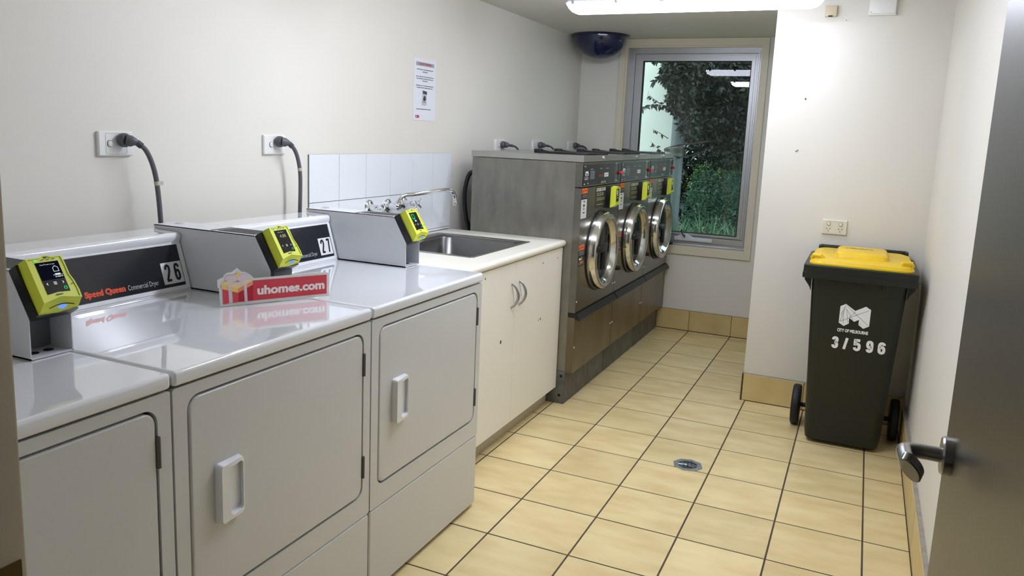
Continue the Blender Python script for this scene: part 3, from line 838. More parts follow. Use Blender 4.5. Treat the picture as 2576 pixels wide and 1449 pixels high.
# ================================================================== DRYERS
def dryer(y0, dx, label, number, kind):
    D = thing('dryer', label, 'dryer', (0, y0, 0), 'white commercial dryers in a row')
    Wd = 0.690
    # body
    obj('cabinet', bx(-0.840, -0.160, 0.002, Wd - 0.002, 0.02, 0.856), m_enamel_shaded, D, smooth=0)
    fx = FX(-0.160)
    da0, da1, db0, db1, rad = 0.042, 0.652, 0.352, 0.824, 0.028
    bm = newbm()
    ringprism(bm, rrect(0.001, Wd - 0.001, 0.2835, 0.855, 0.006, 6), rrect(da0 - 0.006, da1 + 0.005, db0 - 0.005, db1 + 0.006, rad + 0.004, 6), fx, 0.0, 0.025)
    obj('front_frame', bm, m_enamel_shaded, D, smooth=30)
    obj('door_gap_shade', prism(newbm(), rrect(da0 - 0.007, da1 + 0.007, db0 - 0.007, db1 + 0.007, rad, 4), fx, 0.0005, 0.004), m_dark, D, smooth=0)  # dark sheet painted in for the shadow in the recess round the door
    dr = wn(obj('door', prism(newbm(), rrect(da0, da1, db0, db1, rad, 6), fx, 0.004, 0.0262, cham=0.004), m_enamel_shaded, D, smooth=50))
    for b_ in (0.738, 0.437):
        b = newbm(); box(b, -0.1355, -0.1325, da1 - 0.002, da1 + 0.008, b_ - 0.032, b_ + 0.032)
        tube(b, [(-0.132, da1 + 0.003, b_ - 0.032), (-0.132, da1 + 0.003, b_ + 0.032)], 0.0042, 8)
        obj('hinge', b, m_nail, dr)
    for b_ in (0.700, 0.590, 0.480): obj('screw', lathe(newbm(), [(0.004, 0), (0.004, 0.001)], (-0.150, da0 + 0.0005, b_), (0, -1, 0), 10), m_nail, dr)
    # scooped pull handle
    fh = FX(-0.1338)
    o_ = rrect(0.106, 0.182, 0.518, 0.656, 0.008, 5); i_ = rrect(0.133, 0.178, 0.530, 0.645, 0.010, 5)
    n_ = len(o_); bm = newbm()
    base_o = [at(fh, a, b_, 0.0) for a, b_ in o_]
    hi = lambda a: 0.019 if a < 0.142 else 0.019 - (a - 0.142) * 0.18
    mid_o = [at(fh, 0.144 + (a - 0.144) * 0.95, 0.587 + (b_ - 0.587) * 0.96, hi(a)) for a, b_ in o_]
    top_i = [at(fh, a, b_, hi(a)) for a, b_ in i_]
    bot_i = [at(fh, a + 0.002, 0.587 + (b_ - 0.587) * 0.93, 0.002) for a, b_ in i_]
    loft(bm, [base_o, mid_o, top_i, bot_i], caps=False)
    bm.faces.new([v for v in bm.verts][-n_:])
    obj('door_handle', bm, m_enamel, dr, smooth=40)
    # lower panel
    bm = newbm(); prism(bm, rrect(0.001, Wd - 0.001, 0.014, 0.2795, 0.006, 4), fx, 0.0, 0.025, cham=0.004)
    obj('lower_panel', bm, m_enamel_shaded, D, smooth=30)
    for yy in (0.05, Wd - 0.05):
        for xx in (-0.78, -0.20):
            obj('foot', lathe(newbm(), [(0.016, 0.0), (0.016, 0.008), (0.007, 0.010), (0.007, 0.022)], (xx, yy, 0), (0, 0, 1), 12), m_rubber, D)
    # worktop: folded sheet with a low raised border
    bm = newbm(); box(bm, -0.842, -0.130, 0.0005, Wd - 0.0005, 0.859, 0.8925, bev=0.009, seg=3)
    wn(obj('top', bm, m_enamel, D, smooth=60))
    # control hood along the back
    y1 = 0.594
    prof = [(-0.845, 0.893), (-0.698, 0.893), (-0.704, 0.905), (-0.741, 1.026), (-0.7385, 1.034), (-0.735, 1.046), (-0.739, 1.055), (-0.748, 1.059), (-0.845, 1.062)]
    hood = obj('control_hood', loft(newbm(), [[V((x + dx, yy, z)) for x, z in prof] for yy in (0.002, y1)]), m_enamel, D, smooth=50)
    wn(hood)
    sl = V((-0.741 + 0.704, 0, 1.026 - 0.905)); SL = sl.length; sl.normalize()
    fs = fr((-0.704 + dx, 0, 0.905), (0, 1, 0), sl)
    obj('fascia', prism(newbm(), rrect(0.012, y1 - 0.014, 0.004, SL - 0.002, 0.003, 3), fs, 0.0, 0.0015), m_black_panel, hood, smooth=0)
    rim = newbm(); ringprism(rim, rrect(0.002, y1, -0.008, SL + 0.004, 0.008, 4), rrect(0.011, y1 - 0.013, 0.003, SL - 0.001, 0.004, 4), fs, 0.0, 0.0035)
    obj('fascia_rim', rim, m_enamel, hood, smooth=30)
    text('lettering', 'Speed Queen', fs, 0.255, 0.378, 0.012, 0.034, m_red_txt, hood, bold=0.065, c=0.0020)
    text('lettering', 'Commercial Dryer', fs, 0.386, 0.488, 0.012, 0.031, m_grey_txt, hood, c=0.0020)
    if number:
        obj('number_plate', prism(newbm(), rrect(0.507, 0.578, 0.013, 0.076, 0, 1), fs, 0.0015, 0.0024), m_label_w, hood, smooth=0)
        digit(number[0], fs, 0.515, 0.538, 0.020, 0.071, 0.0074, m_black_txt, hood, 0.0029)
        digit(number[1], fs, 0.548, 0.571, 0.020, 0.071, 0.0074, m_black_txt, hood, 0.0029)
    # meter case at the right end, open below the reader
    c0, c1 = 0.5985, 0.6925
    pr = [(-0.845, 0.894), (-0.403, 0.894), (-0.403, 0.983), (-0.457, 1.074), (-0.845, 1.074)]
    pr = [(x + dx, z) for x, z in pr]
    bm = newbm()
    for ya, yb in ((c0, c0 + 0.0022), (c1 - 0.0022, c1)):
        loft(bm, [[V((x, yy, z)) for x, z in pr] for yy in (ya, yb)])
    box(bm, -0.845 + dx, -0.403 + dx, c0, c1, 0.894, 0.897)
    box(bm, -0.845 + dx, -0.457 + dx, c0, c1, 1.0715, 1.0745)
    box(bm, -0.848 + dx, -0.845 + dx, c0, c1, 1.064, 1.0745)
    case = obj('meter_case', bm, m_grey_case, D, smooth=0)
    ft = V((-0.054, 0, 0.091)).normalized()
    fc = fr((-0.403 + dx, c0, 0.983), (0, 1, 0), ft)
    obj('slope_plate', prism(newbm(), rrect(0.002, 0.092, -0.004, 0.106, 0, 1), fc, -0.003, 0.0), m_grey_case, case, smooth=0)
    bm = newbm()
    box(bm, -0.475 + dx, -0.470 + dx, c0 + 0.003, c1 - 0.003, 0.898, 1.06)
    box(bm, -0.470 + dx, -0.425 + dx, c0 + 0.003, c0 + 0.006, 0.915, 0.99)
    obj('case_inner', bm, m_inside, case, smooth=0)
    obj('case_lock', lathe(newbm(), [(0.011, 0), (0.011, 0.006), (0.007, 0.007)], (-0.470 + dx, c0 + 0.022, 0.945), (1, 0, 0), 14), m_black, case)
    for q in (0.03, 0.062): obj('case_screw', lathe(newbm(), [(0.010, 0), (0.010, 0.001)], (-0.437 + dx, c0 + q, 0.897), (0, 0, 1), 14), m_black, case)
    bm = newbm()
    for k in range(9):
        yy = c0 + 0.012 + k * 0.0086
        box(bm, -0.605 + dx, -0.468 + dx, yy, yy + 0.0042, 1.0745, 1.0758)
    stuff(obj('vent_slots', bm, m_nail, case, smooth=0))
    obj('vent_bar', bx(-0.628 + dx, -0.614 + dx, c0 + 0.006, c1 - 0.006, 1.0745, 1.0755), m_nail, case, smooth=0)
    obj('top_lock', lathe(newbm(), [(0.013, 0), (0.013, 0.004), (0.010, 0.006)], (-0.800 + dx, c0 + 0.055, 1.0745), (0, 0, 1), 18), m_chrome, case)
    fr_ = (at(fc, 0.006, 0.004, 0.0), fc[1], fc[2], fc[3])
    reader(D, fr_, 0.0835, 0.104, 0.024, 0.049, kind)
    return D
dryer(-1.916, -0.014, 'white dryer cut off by the left edge, its reader screen fully lit with text', None, 'info')
D2 = dryer(-1.222, -0.009, 'white dryer numbered 26, its reader showing the price 4.00', '26', 'price')
D3 = dryer(-0.528, 0.002, 'white dryer numbered 27 at the end of the row beside the sink cupboard', '27', 'icon')
cord(D2, -0.655, 1.320, [(0.062, 0.045, -0.030), (0.072, 0.062, -0.085), (0.075, 0.072, -0.160), (0.075, 0.080, -0.290), (0.075, 0.084, -0.45), (0.06, 0.080, -0.75)], tie=21, flag=True)
cord(D3, 0.022, 1.321, [(0.062, 0.040, -0.030), (0.070, 0.052, -0.075), (0.073, 0.058, -0.140), (0.073, 0.054, -0.280), (0.070, 0.050, -0.45), (0.06, 0.05, -0.75)], tie=20)

# ------------------------------------------------------------------ promotional sign standing on the dryer tops
P0 = V((-0.467, -0.755, 0.8935)); P1 = V((-0.319, -0.479, 0.8935))
u = (P1 - P0).normalized()
sg = thing('promotional_sign', 'red and white cut-out card with gift box standing on the dryer tops', 'sign', P0)
fs = fr((0, 0, 0), u, V((0, 0, 1)))
out = [(0.0, 0.001), (0.313, 0.001), (0.314, 0.070), (0.300, 0.0735), (0.120, 0.072), (0.092, 0.0715), (0.081, 0.083), (0.070, 0.090), (0.058, 0.092), (0.046, 0.104), (0.032, 0.093), (0.018, 0.091), (0.010, 0.085), (0.008, 0.080), (-0.007, 0.074), (-0.007, 0.054), (-0.003, 0.052)]
obj('card', prism(newbm(), out, fs, -0.003, 0.0), m_sign_w, sg, smooth=0)
obj('card_stand', loft(newbm(), [[at(fs, 0.15, 0.05, -0.003), at(fs, 0.20, 0.05, -0.003), at(fs, 0.20, 0.052, -0.004), at(fs, 0.15, 0.052, -0.004)], [at(fs, 0.15, 0.001, -0.040), at(fs, 0.20, 0.001, -0.040), at(fs, 0.20, 0.001, -0.042), at(fs, 0.15, 0.001, -0.042)]]), m_sign_w, sg, smooth=0)
c = 0.0006
obj('red_banner', flat([[(0.088, 0.0095), (0.305, 0.0095), (0.305, 0.0655), (0.088, 0.0655)]], fs, c), m_sign_r, sg, smooth=0)
text('lettering', 'uhomes.com', fs, 0.100, 0.298, 0.024, 0.050, m_sign_t, sg, bold=0.045, c=0.0012)
flats('gift_left', [[(0.007, 0.007), (0.023, 0.008), (0.022, 0.044), (0.006, 0.049)], [(0.033, 0.008), (0.048, 0.009), (0.048, 0.036), (0.032, 0.041)]], fs, 0.0009, m_sign_r2, sg)
flats('gift_right', [[(0.048, 0.009), (0.065, 0.0095), (0.064, 0.046), (0.048, 0.036)], [(0.073, 0.0095), (0.0885, 0.0095), (0.0885, 0.056), (0.071, 0.049)]], fs, 0.0010, m_sign_dr, sg)
flats('gift_ribbon', [[(0.023, 0.008), (0.033, 0.008), (0.030, 0.044), (0.021, 0.047)], [(0.065, 0.0095), (0.073, 0.0095), (0.071, 0.052), (0.063, 0.046)]], fs, 0.0012, m_sign_l, sg)
obj('gift_lid_left', flat([[(0.003, 0.050), (0.047, 0.035), (0.047, 0.047), (0.003, 0.064)]], fs, 0.0013), m_sign_y, sg, smooth=0)
obj('gift_lid_right', flat([[(0.047, 0.035), (0.088, 0.054), (0.088, 0.065), (0.047, 0.047)]], fs, 0.0013), m_sign_o, sg, smooth=0)
obj('gift_lid_top', flat([[(0.003, 0.064), (0.047, 0.047), (0.088, 0.065), (0.045, 0.082)]], fs, 0.0014), m_sign_y2, sg, smooth=0)
flats('gift_lid_ribbon', [[(0.019, 0.058), (0.026, 0.0555), (0.067, 0.0725), (0.060, 0.076)], [(0.064, 0.0545), (0.072, 0.058), (0.031, 0.0765), (0.024, 0.073)],
                             [(0.020, 0.0445), (0.027, 0.042), (0.027, 0.0555), (0.020, 0.058)], [(0.064, 0.043), (0.071, 0.0465), (0.071, 0.058), (0.064, 0.0545)]], fs, 0.0016, m_sign_l, sg)
flats('gift_bow', [circ(0.029, 0.077, 0.016, 18, 0.009), circ(0.062, 0.077, 0.016, 18, 0.009)], fs, 0.0018, m_sign_l, sg)
obj('gift_bow_top', flat([[(0.045, 0.078), (0.055, 0.084), (0.046, 0.092), (0.037, 0.084)]], fs, 0.0020), m_sign_y, sg, smooth=0)

# ================================================================== WASHERS
def washer(y0, label, k):
    W = thing('washing_machine', label, 'washing machine', (0, y0, 0), 'stainless steel coin washers in a row')
    Wd = 0.660
    XFp, XFb = -0.205, -0.242
    obj('plinth', bx(-0.800, XFb, 0.003, Wd - 0.003, 0.0, 0.178, bev=0.002), m_galv, W)
    if k == 0:
        for xx, zz in ((-0.262, 0.150), (-0.268, 0.045)): obj('plinth_hole', lathe(newbm(), [(0.008, 0), (0.008, 0.001)], (xx, 0.003, zz), (0, -1, 0), 12), m_dark, W)
    obj('body', bx(-0.820, XFb, 0.001, Wd - 0.001, 0.180, 1.258), m_steel_side, W, smooth=0)
    top = newbm(); box(top, -0.828, XFp + 0.001, 0.0005, Wd - 0.0005, 1.2600, 1.2925, bev=0.002, seg=1)
    obj('lid', top, m_steel_top, W, smooth=0)
    fb = FX(XFb); fp = FX(XFp)
    # front panels
    obj('console', prism(newbm(), rrect(0.002, Wd - 0.002, 1.136, 1.2585, 0.002, 2), fb, 0, 0.037), m_steel, W, smooth=0)
    obj('console_fascia', prism(newbm(), rrect(0.010, 0.548, 1.143, 1.247, 0.002, 2), fp, 0.0, 0.0015), m_black_panel, W, smooth=0)
    obj('console_strip', prism(newbm(), rrect(0.606, 0.650, 1.143, 1.247, 0.002, 2), fp, 0.0, 0.0015), m_black_panel, W, smooth=0)
    obj('stop_button', lathe(newbm(), [(0.008, 0.0), (0.008, 0.008), (0.010, 0.009), (0.011, 0.013), (0.008, 0.018)], (XFp, 0.634, 1.192), (1, 0, 0), 20), m_red, W)
    for a in (0.562, 0.594):
        for z in (1.150, 1.246): obj('console_screw', lathe(newbm(), [(0.004, 0), (0.003, 0.002)], (XFp, a, z), (1, 0, 0), 8), m_chrome, W)
    c = 0.0021
    text('lettering', 'DEXTER', fp, 0.300, 0.385, 1.146, 1.157, m_grey_txt, W, bold=0.02, c=c, shear=0.2)
    lines_block('console_print', fp, [(0.115, 0.160, 1.222, 0.003), (0.270, 0.31, 1.222, 0.003), (0.37, 0.43, 1.222, 0.003)] + [(0.115, 0.185, 1.211 - 0.0075 * i, 0.0028) for i in range(6)] + [(0.02, 0.045, 1.236, 0.006), (0.02, 0.045, 1.148, 0.006), (0.075, 0.095, 1.150, 0.006), (0.03, 0.085, 1.180, 0.005), (0.03, 0.085, 1.172, 0.005)], m_grey_txt, W, c)
    b = newbm(); ringprism(b, rrect(0.040, 0.085, 1.190, 1.214, 0.009, 4), rrect(0.052, 0.073, 1.190, 1.207, 0.006, 4), fp, 0.0015, c)
    obj('console_emblem', b, m_white_txt, W, smooth=0)
    text('display_digits', '0001', fp, 0.258, 0.330, 1.180, 1.193, emit('display_amber', (190, 110, 40), 0.55), W, bold=0.01, c=c)
    for i in range(3):
        b = newbm(); ringprism(b, rrect(0.352 + i * 0.025, 0.372 + i * 0.025, 1.178, 1.200, 0.003, 3), rrect(0.358 + i * 0.025, 0.366 + i * 0.025, 1.183, 1.195, 0.002, 3), fp, 0.0015, c)
        obj('console_button', b, m_white_txt, W, smooth=0)
    obj('lid_lock', lathe(newbm(), [(0.012, 0), (0.012, 0.004), (0.007, 0.007)], (XFp + 0.001, 0.330, 1.278), (1, 0, 0), 16), m_chrome, W)
    obj('front_panel', prism(newbm(), rrect(0.002, Wd - 0.002, 0.492, 1.1315, 0.002, 2), fb, 0, 0.037), m_steel, W, smooth=0)
    obj('service_panel', prism(newbm(), rrect(0.002, Wd - 0.002, 0.172, 0.468, 0.002, 2), fb, 0, 0.037), m_steel_low, W, smooth=0)
    for a in (0.018, Wd - 0.018):
        for z in (0.55, 0.31): obj('panel_screw', lathe(newbm(), [(0.006, 0), (0.004, 0.003)], (XFp, a, z), (1, 0, 0), 10), m_chrome, W)
    pf = [(-0.242, 0.490), (-0.196, 0.490), (-0.176, 0.462), (-0.178, 0.455), (-0.242, 0.470)]
    obj('pull_strip', loft(newbm(), [[V((x, yy, z)) for x, z in pf] for yy in (0.004, Wd - 0.004)]), m_black, W, smooth=0)
    # porthole
    cy, cz = 0.335, 0.783
    o_ = (XFp, cy, cz)
    dr = obj('door', lathe(newbm(), [(0.213, 0.006), (0.213, 0.012), (0.209, 0.044), (0.204, 0.051), (0.194, 0.054), (0.178, 0.052), (0.170, 0.044), (0.158, 0.018), (0.155, 0.012)], o_, (1, 0, 0), 72, close=False), m_chrome_ring, W, smooth=40)
    dr['label'] = 'round chrome porthole door'
    obj('door_seal', lathe(newbm(), [(0.219, 0.0), (0.219, 0.006), (0.205, 0.008)], o_, (1, 0, 0), 64), m_black, dr)
    obj('door_glass', lathe(newbm(), [(0.001, 0.016), (0.156, 0.016), (0.158, 0.019), (0.120, 0.025), (0.07, 0.029), (0.001, 0.030)], o_, (1, 0, 0), 48), m_tint, dr, smooth=60)
    obj('drum_shade', lathe(newbm(), [(0.156, 0.014), (0.150, 0.012), (0.09, 0.0101), (0.0, 0.0101)], o_, (1, 0, 0), 48, close=False), m_drum_shade, dr)  # shallow near-black disc, its colour stands for the shade deep inside the drum
    b = newbm()
    box(b, XFp + 0.044, XFp + 0.072, cy - 0.190, cy - 0.080, cz + 0.010, cz + 0.044, bev=0.007)
    box(b, XFp + 0.046, XFp + 0.070, cy - 0.112, cy - 0.078, cz - 0.090, cz + 0.042, bev=0.007)
    obj('door_handle', b, m_black, dr)
    obj('hinge', lathe(newbm(), [(0.010, -0.03), (0.012, -0.028), (0.012, 0.028), (0.010, 0.03)], (XFp + 0.012, cy + 0.222, cz), (0, 0, 1), 14), m_chrome, dr)
    obj('catch_knob', lathe(newbm(), [(0.010, 0.0), (0.010, 0.014), (0.015, 0.018), (0.012, 0.052), (0.006, 0.056)], (XFp, 0.588, 0.652), (1, 0, 0), 18), m_black, W)
    # stickers
    flats('warning_label', [rrect(0.004, 0.092, 1.104, 1.130, 0, 1), rrect(0.004, 0.092, 0.815, 0.842, 0, 1)], fp, 0.0006, m_orange, W)
    flats('instruction_label', [rrect(0.004, 0.092, 1.074, 1.103, 0, 1), rrect(0.004, 0.095, 0.733, 0.8145, 0, 1)], fp, 0.0006, m_label_k, W)
    text('lettering', 'WARNING', fp, 0.036, 0.086, 1.115, 1.122, m_black_txt, W, c=0.001)
    text('lettering', 'WARNING', fp, 0.036, 0.086, 0.826, 0.833, m_black_txt, W, c=0.001)
    flats('warning_mark', [[(0.012, 1.109), (0.026, 1.109), (0.019, 1.125)], [(0.012, 0.820), (0.026, 0.820), (0.019, 0.836)]], fp, 0.001, m_black_txt, W)
    lines_block('small_print', fp, [(0.018, 0.085, 1.096 - i * 0.006, 0.002) for i in range(3)] + [(0.012, 0.088, 0.808 - i * 0.006, 0.002) for i in range(4)] + [(0.012, 0.088, 0.748 - i * 0.006, 0.002) for i in range(2)], m_grey_txt, W, 0.001)
    flats('label_picture', [rrect(0.018, 0.045, 0.765, 0.775, 0, 1), rrect(0.055, 0.060, 0.762, 0.780, 0, 1)], fp, 0.001, m_white_txt, W)
    obj('label_footer', flat([rrect(0.028, 0.080, 0.749, 0.757, 0, 1)], fp, 0.0012), m_orange, W, smooth=0)
    obj('payment_label', flat([rrect(0.003, 0.090, 0.978, 1.0735, 0, 1)], fp, 0.0006), m_label_w, W, smooth=0)
    text('lettering', 'VISA', fp, 0.030, 0.064, 1.060, 1.067, m_black_txt, W, bold=0.03, c=0.001)
    flats('payment_marks', [circ(0.042, 1.043, 0.007, 14), circ(0.052, 1.043, 0.007, 14), rrect(0.036, 0.046, 1.022, 1.031, 0, 1), circ(0.056, 1.026, 0.004, 12), rrect(0.032, 0.062, 1.004, 1.010, 0, 1), rrect(0.046, 0.049, 0.985, 0.993, 0, 1)], fp, 0.001, m_ink, W)
    obj('load_label', flat([rrect(0.222, 0.406, 1.018, 1.127, 0, 1)], fp, 0.0006), m_label_dl, W, smooth=0)
    text('lettering', 'DOUBLE LOAD', fp, 0.236, 0.394, 1.104, 1.122, m_white_txt, W, bold=0.03, c=0.001, shear=0.15)
    for i in range(3):
        b = newbm(); ringprism(b, circ(0.262 + i * 0.042, 1.088, 0.014, 14, 0.009), circ(0.262 + i * 0.042, 1.088, 0.010, 14, 0.006), fp, 0.0006, 0.001)
        obj('label_picture', b, m_grey_txt, W, smooth=0)
    lines_block('small_print', fp, [(0.245, 0.385, 1.066, 0.003), (0.245, 0.385, 1.057, 0.003), (0.255, 0.37, 1.032, 0.003)], m_grey_txt, W, 0.001)
    reader(W, FX(XFp, 0.414, 1.020), 0.0835, 0.104, 0.024, 0.052, 'icon2')
    # soap dispenser lid on top
    b = newbm(); box(b, -0.505, -0.225, 0.120, 0.470, 1.2925, 1.302, bev=0.002)
    dl = obj('dispenser_lid', b, m_black, W)
    for yy in (0.150, 0.440):
        b = newbm(); box(b, -0.528, -0.488, yy - 0.018, yy + 0.018, 1.2925, 1.3140, bev=0.004)
        loft(b, [[V((-0.488, yy - 0.012, 1.3015)), V((-0.488, yy + 0.012, 1.3015)), V((-0.488, yy + 0.012, 1.309)), V((-0.488, yy - 0.012, 1.309))],
                 [V((-0.440, yy - 0.008, 1.3015)), V((-0.440, yy + 0.008, 1.3015)), V((-0.440, yy + 0.008, 1.303)), V((-0.440, yy - 0.008, 1.303))]])
        obj('dispenser_hinge', b, m_black, dl)
    b = newbm(); tube(b, curve([(-0.822, 0.10, 1.17), (-0.872, 0.075, 1.165), (-0.892, 0.060, 1.06), (-0.885, 0.070, 0.93), (-0.862, 0.09, 0.80), (-0.850, 0.12, 0.30)], 7), 0.012, 10)
    obj('hose', b, m_black, W)
    cord(W, (2.000, 2.590, 3.282)[k], 1.319, [(0.075, 0.075, -0.012), (0.085, 0.100, -0.05), (0.080, 0.10, -0.16), (0.05, 0.09, -0.5)], r=0.006, dirv=(0.55, 0.5, -0.05))
    return W
washer(1.388, 'nearest stainless washing machine, its bare side facing the worktop', 0)
washer(2.049, 'middle stainless washing machine of the three', 1)
washer(2.710, 'farthest stainless washing machine, under the window', 2)

# ================================================================== WHEELIE BIN
B = thing('wheelie_bin', 'dark green wheelie bin with yellow lid in the corner by the nib wall', 'bin', (1.095, 1.66, 0))
def sec(x, yf, yb, r, z, n=5):
    return [V((a, b_, z)) for a, b_ in rrect(-x, x, yf, yb, r, n)]
bm = newbm()
loft(bm, [sec(0.135, -0.13, 0.08, 0.03, 0.008), sec(0.158, -0.152, 0.10, 0.035, 0.022), sec(0.164, -0.157, 0.12, 0.04, 0.06), sec(0.196, -0.216, 0.235, 0.03, 0.785), sec(0.198, -0.218, 0.240, 0.03, 0.800)])
obj('body', bm, m_bin, B, smooth=40)
bm = newbm()
loft(bm, [sec(0.232, -0.252, 0.27, 0.02, 0.800), sec(0.236, -0.258, 0.27, 0.02, 0.802), sec(0.236, -0.258, 0.27, 0.02, 0.826), sec(0.2335, -0.2555, 0.27, 0.02, 0.828),
          sec(0.2335, -0.2555, 0.27, 0.02, 0.858), sec(0.228, -0.250, 0.265, 0.02, 0.862), sec(0.16, -0.2, 0.22, 0.02, 0.862)])
for s in (-1, 1):
    loft(bm, [[V((s * 0.197, yy, 0.80)), V((s * 0.228, yy, 0.80)), V((s * 0.226, yy, 0.785)), V((s * 0.204, yy, 0.755)), V((s * 0.196, yy, 0.735))] for yy in (-0.205, -0.195)])
for a in (-0.10, 0.0, 0.10):
    box(bm, a - 0.002, a + 0.002, -0.250, -0.214, 0.772, 0.800)
obj('rim', bm, m_bin, B, smooth=40)
bm = newbm()
lx, ly0, ly1 = 0.214, -0.232, 0.232
LS = lambda d, z, zb, r: [V((a, b_, z + (zb - z) * (b_ - ly0) / (ly1 - ly0))) for a, b_ in rrect(-lx + d, lx - d, ly0 + d, ly1 - d * 0.3, r, 6)]
loft(bm, [LS(0.0, 0.862, 0.862, 0.045), LS(0.0, 0.869, 0.869, 0.045), LS(0.004, 0.871, 0.871, 0.045), LS(0.008, 0.881, 0.884, 0.045), LS(0.030, 0.887, 0.890, 0.04)])
lid = obj('lid', bm, m_lid, B, smooth=40)
bm = newbm()
loft(bm, [[V((a, b_, z)) for a, b_ in rrect(-0.112 + d, 0.112 - d, -0.120 + d, 0.170 - d, 0.025, 5)] for d, z in ((0, 0.886), (0.004, 0.905), (0.012, 0.912), (0.016, 0.913))])
obj('lid_panel', bm, m_lid, lid, smooth=40)
for s in (-1, 1):
    bm = newbm(); tube(bm, [(s * 0.205, -0.175, 0.884), (s * 0.200, -0.182, 0.898), (s * 0.170, -0.186, 0.899), (s * 0.158, -0.182, 0.885)], 0.010, 8)
    obj('lid_grip', bm, m_lid, lid)
lid['label'] = 'yellow lid'
lines_block('lid_print', fr((0, 0.0, 0.9132), (1, 0, 0), (0, 1, 0)), [(-0.075, 0.06, 0.06, 0.010), (-0.055, 0.045, 0.085, 0.007)], mat('lid_scuff_print', (120, 100, 30), 0.6), lid, 0.0004)
bm = newbm(); tube(bm, [(-0.190, 0.272, 0.888), (0.195, 0.272, 0.888)], 0.011, 12)
for s in (-0.192, -0.09, 0.09, 0.197): box(bm, s - 0.008, s + 0.008, 0.225, 0.284, 0.868, 0.897, bev=0.003)
obj('rear_handle', bm, m_bin, B)
bm = newbm(); tube(bm, [(-0.235, 0.095, 0.100), (0.235, 0.095, 0.100)], 0.011, 12)
obj('axle', bm, m_rubber, B)
for s in (-1, 1):
    b = newbm()
    lathe(b, [(0.03, -0.014), (0.055, -0.012), (0.080, -0.019), (0.094, -0.019), (0.1, -0.012), (0.1, 0.012), (0.094, 0.019), (0.080, 0.019), (0.055, 0.012), (0.03, 0.014)], (s * 0.222, 0.095, 0.100), (1, 0, 0), 40)
    obj('wheel', b, m_rubber, B, smooth=50)
# emblem and lettering on the leaning front
pA = V((0, -0.157, 0.06)); pB = V((0, -0.216, 0.785)); sv = (pB - pA).normalized()
fq = fr(pA + V((-1.095, 0, 0)), (1, 0, 0), sv)
zz = lambda z: (z - 0.06) / sv.z
mm = [(1.031, 0.681), (1.053, 0.694), (1.094, 0.667), (1.136, 0.692), (1.157, 0.679), (1.157, 0.603), (1.134, 0.589), (1.113, 0.604), (1.113, 0.628), (1.094, 0.616), (1.072, 0.632), (1.073, 0.605), (1.053, 0.591), (1.031, 0.604)]
obj('emblem', prism(newbm(), [(a, zz(b_)) for a, b_ in mm], fq, 0.0, 0.0012), m_white_txt, B, smooth=0)
b = newbm()
for (a0, b0), (a1, b1) in [((1.055, 0.690), (1.036, 0.612)), ((1.049, 0.680), (1.036, 0.640)), ((1.045, 0.660), (1.050, 0.600)), ((1.058, 0.672), (1.068, 0.610)), ((1.060, 0.684), (1.152, 0.606)), ((1.034, 0.610), (1.150, 0.676)), ((1.072, 0.634), (1.096, 0.664)), ((1.060, 0.668), (1.088, 0.622))]:
    d = V((a1 - a0, b1 - b0)).normalized() * 0.0006; nn = (-d.y, d.x)
    prism(b, [(a0 + nn[0], zz(b0 + nn[1])), (a0 - nn[0], zz(b0 - nn[1])), (a1 - nn[0], zz(b1 - nn[1])), (a1 + nn[0], zz(b1 + nn[1]))], fq, 0.0012, 0.0015)
prism(b, circ(1.119, zz(0.608), 0.0016, 8), fq, 0.0012, 0.0015)
stuff(obj('emblem_lines', b, m_bin, B, smooth=0))
text('lettering', 'CITY OF MELBOURNE', fq, 1.028, 1.156, zz(0.5625), zz(0.578), m_white_txt, B, bold=0.045, c=0.001)
for ch, a0, a1 in (('3', 1.009, 1.041), ('/', 1.055, 1.083), ('5', 1.099, 1.135), ('9', 1.152, 1.186), ('6', 1.200, 1.236)):
    digit(ch, fq, a0, a1, zz(0.481), zz(0.538), 0.0125 if ch != '/' else 0.0115, m_white_txt, B, 0.001)

# ================================================================== FLOOR DRAIN
dn = thing('floor_drain', 'small octagonal metal floor drain set into the tiles', 'drain', (0.504, 0.943, 0))
f = FZ(0.0)
oct_ = [(0.064 * math.cos(PI / 8 + k * PI / 4 + 0.3), 0.064 * math.sin(PI / 8 + k * PI / 4 + 0.3)) for k in range(8)]
o24 = []
for k in range(8):
    a, b_ = oct_[k], oct_[(k + 1) % 8]
    for i in range(4): o24.append((a[0] + (b_[0] - a[0]) * i / 4, a[1] + (b_[1] - a[1]) * i / 4))
ang = math.atan2(o24[0][1], o24[0][0])
i24 = [(0.041 * math.cos(ang + 2 * PI * k / 32), 0.041 * math.sin(ang + 2 * PI * k / 32)) for k in range(32)]
obj('drain_plate', ringprism(newbm(), o24, i24, f, 0.0002, 0.0035), m_drain, dn, smooth=0)
obj('drain_hole', prism(newbm(), circ(0, 0, 0.0415, 32), f, 0.0002, 0.0009), m_dark, dn, smooth=0)
b = newbm()
for k in range(8):
    a = k * PI / 4 + 0.15
    c_, s_ = math.cos(a), math.sin(a)
    P = lambda r, t: (r * c_ - t * s_, r * s_ + t * c_)
    for s in (-1, 1):
        tube(b, [V((*P(0.004, 0), 0.0022)), V((*P(0.020, s * 0.0075), 0.0022)), V((*P(0.040, s * 0.004), 0.0022))], 0.0011, 5)
    if k % 2 == 0: tube(b, [V((*P(0.022, 0), 0.0022)), V((*P(0.040, 0), 0.0022))], 0.0010, 5)
stuff(obj('grate', b, m_drain, dn))

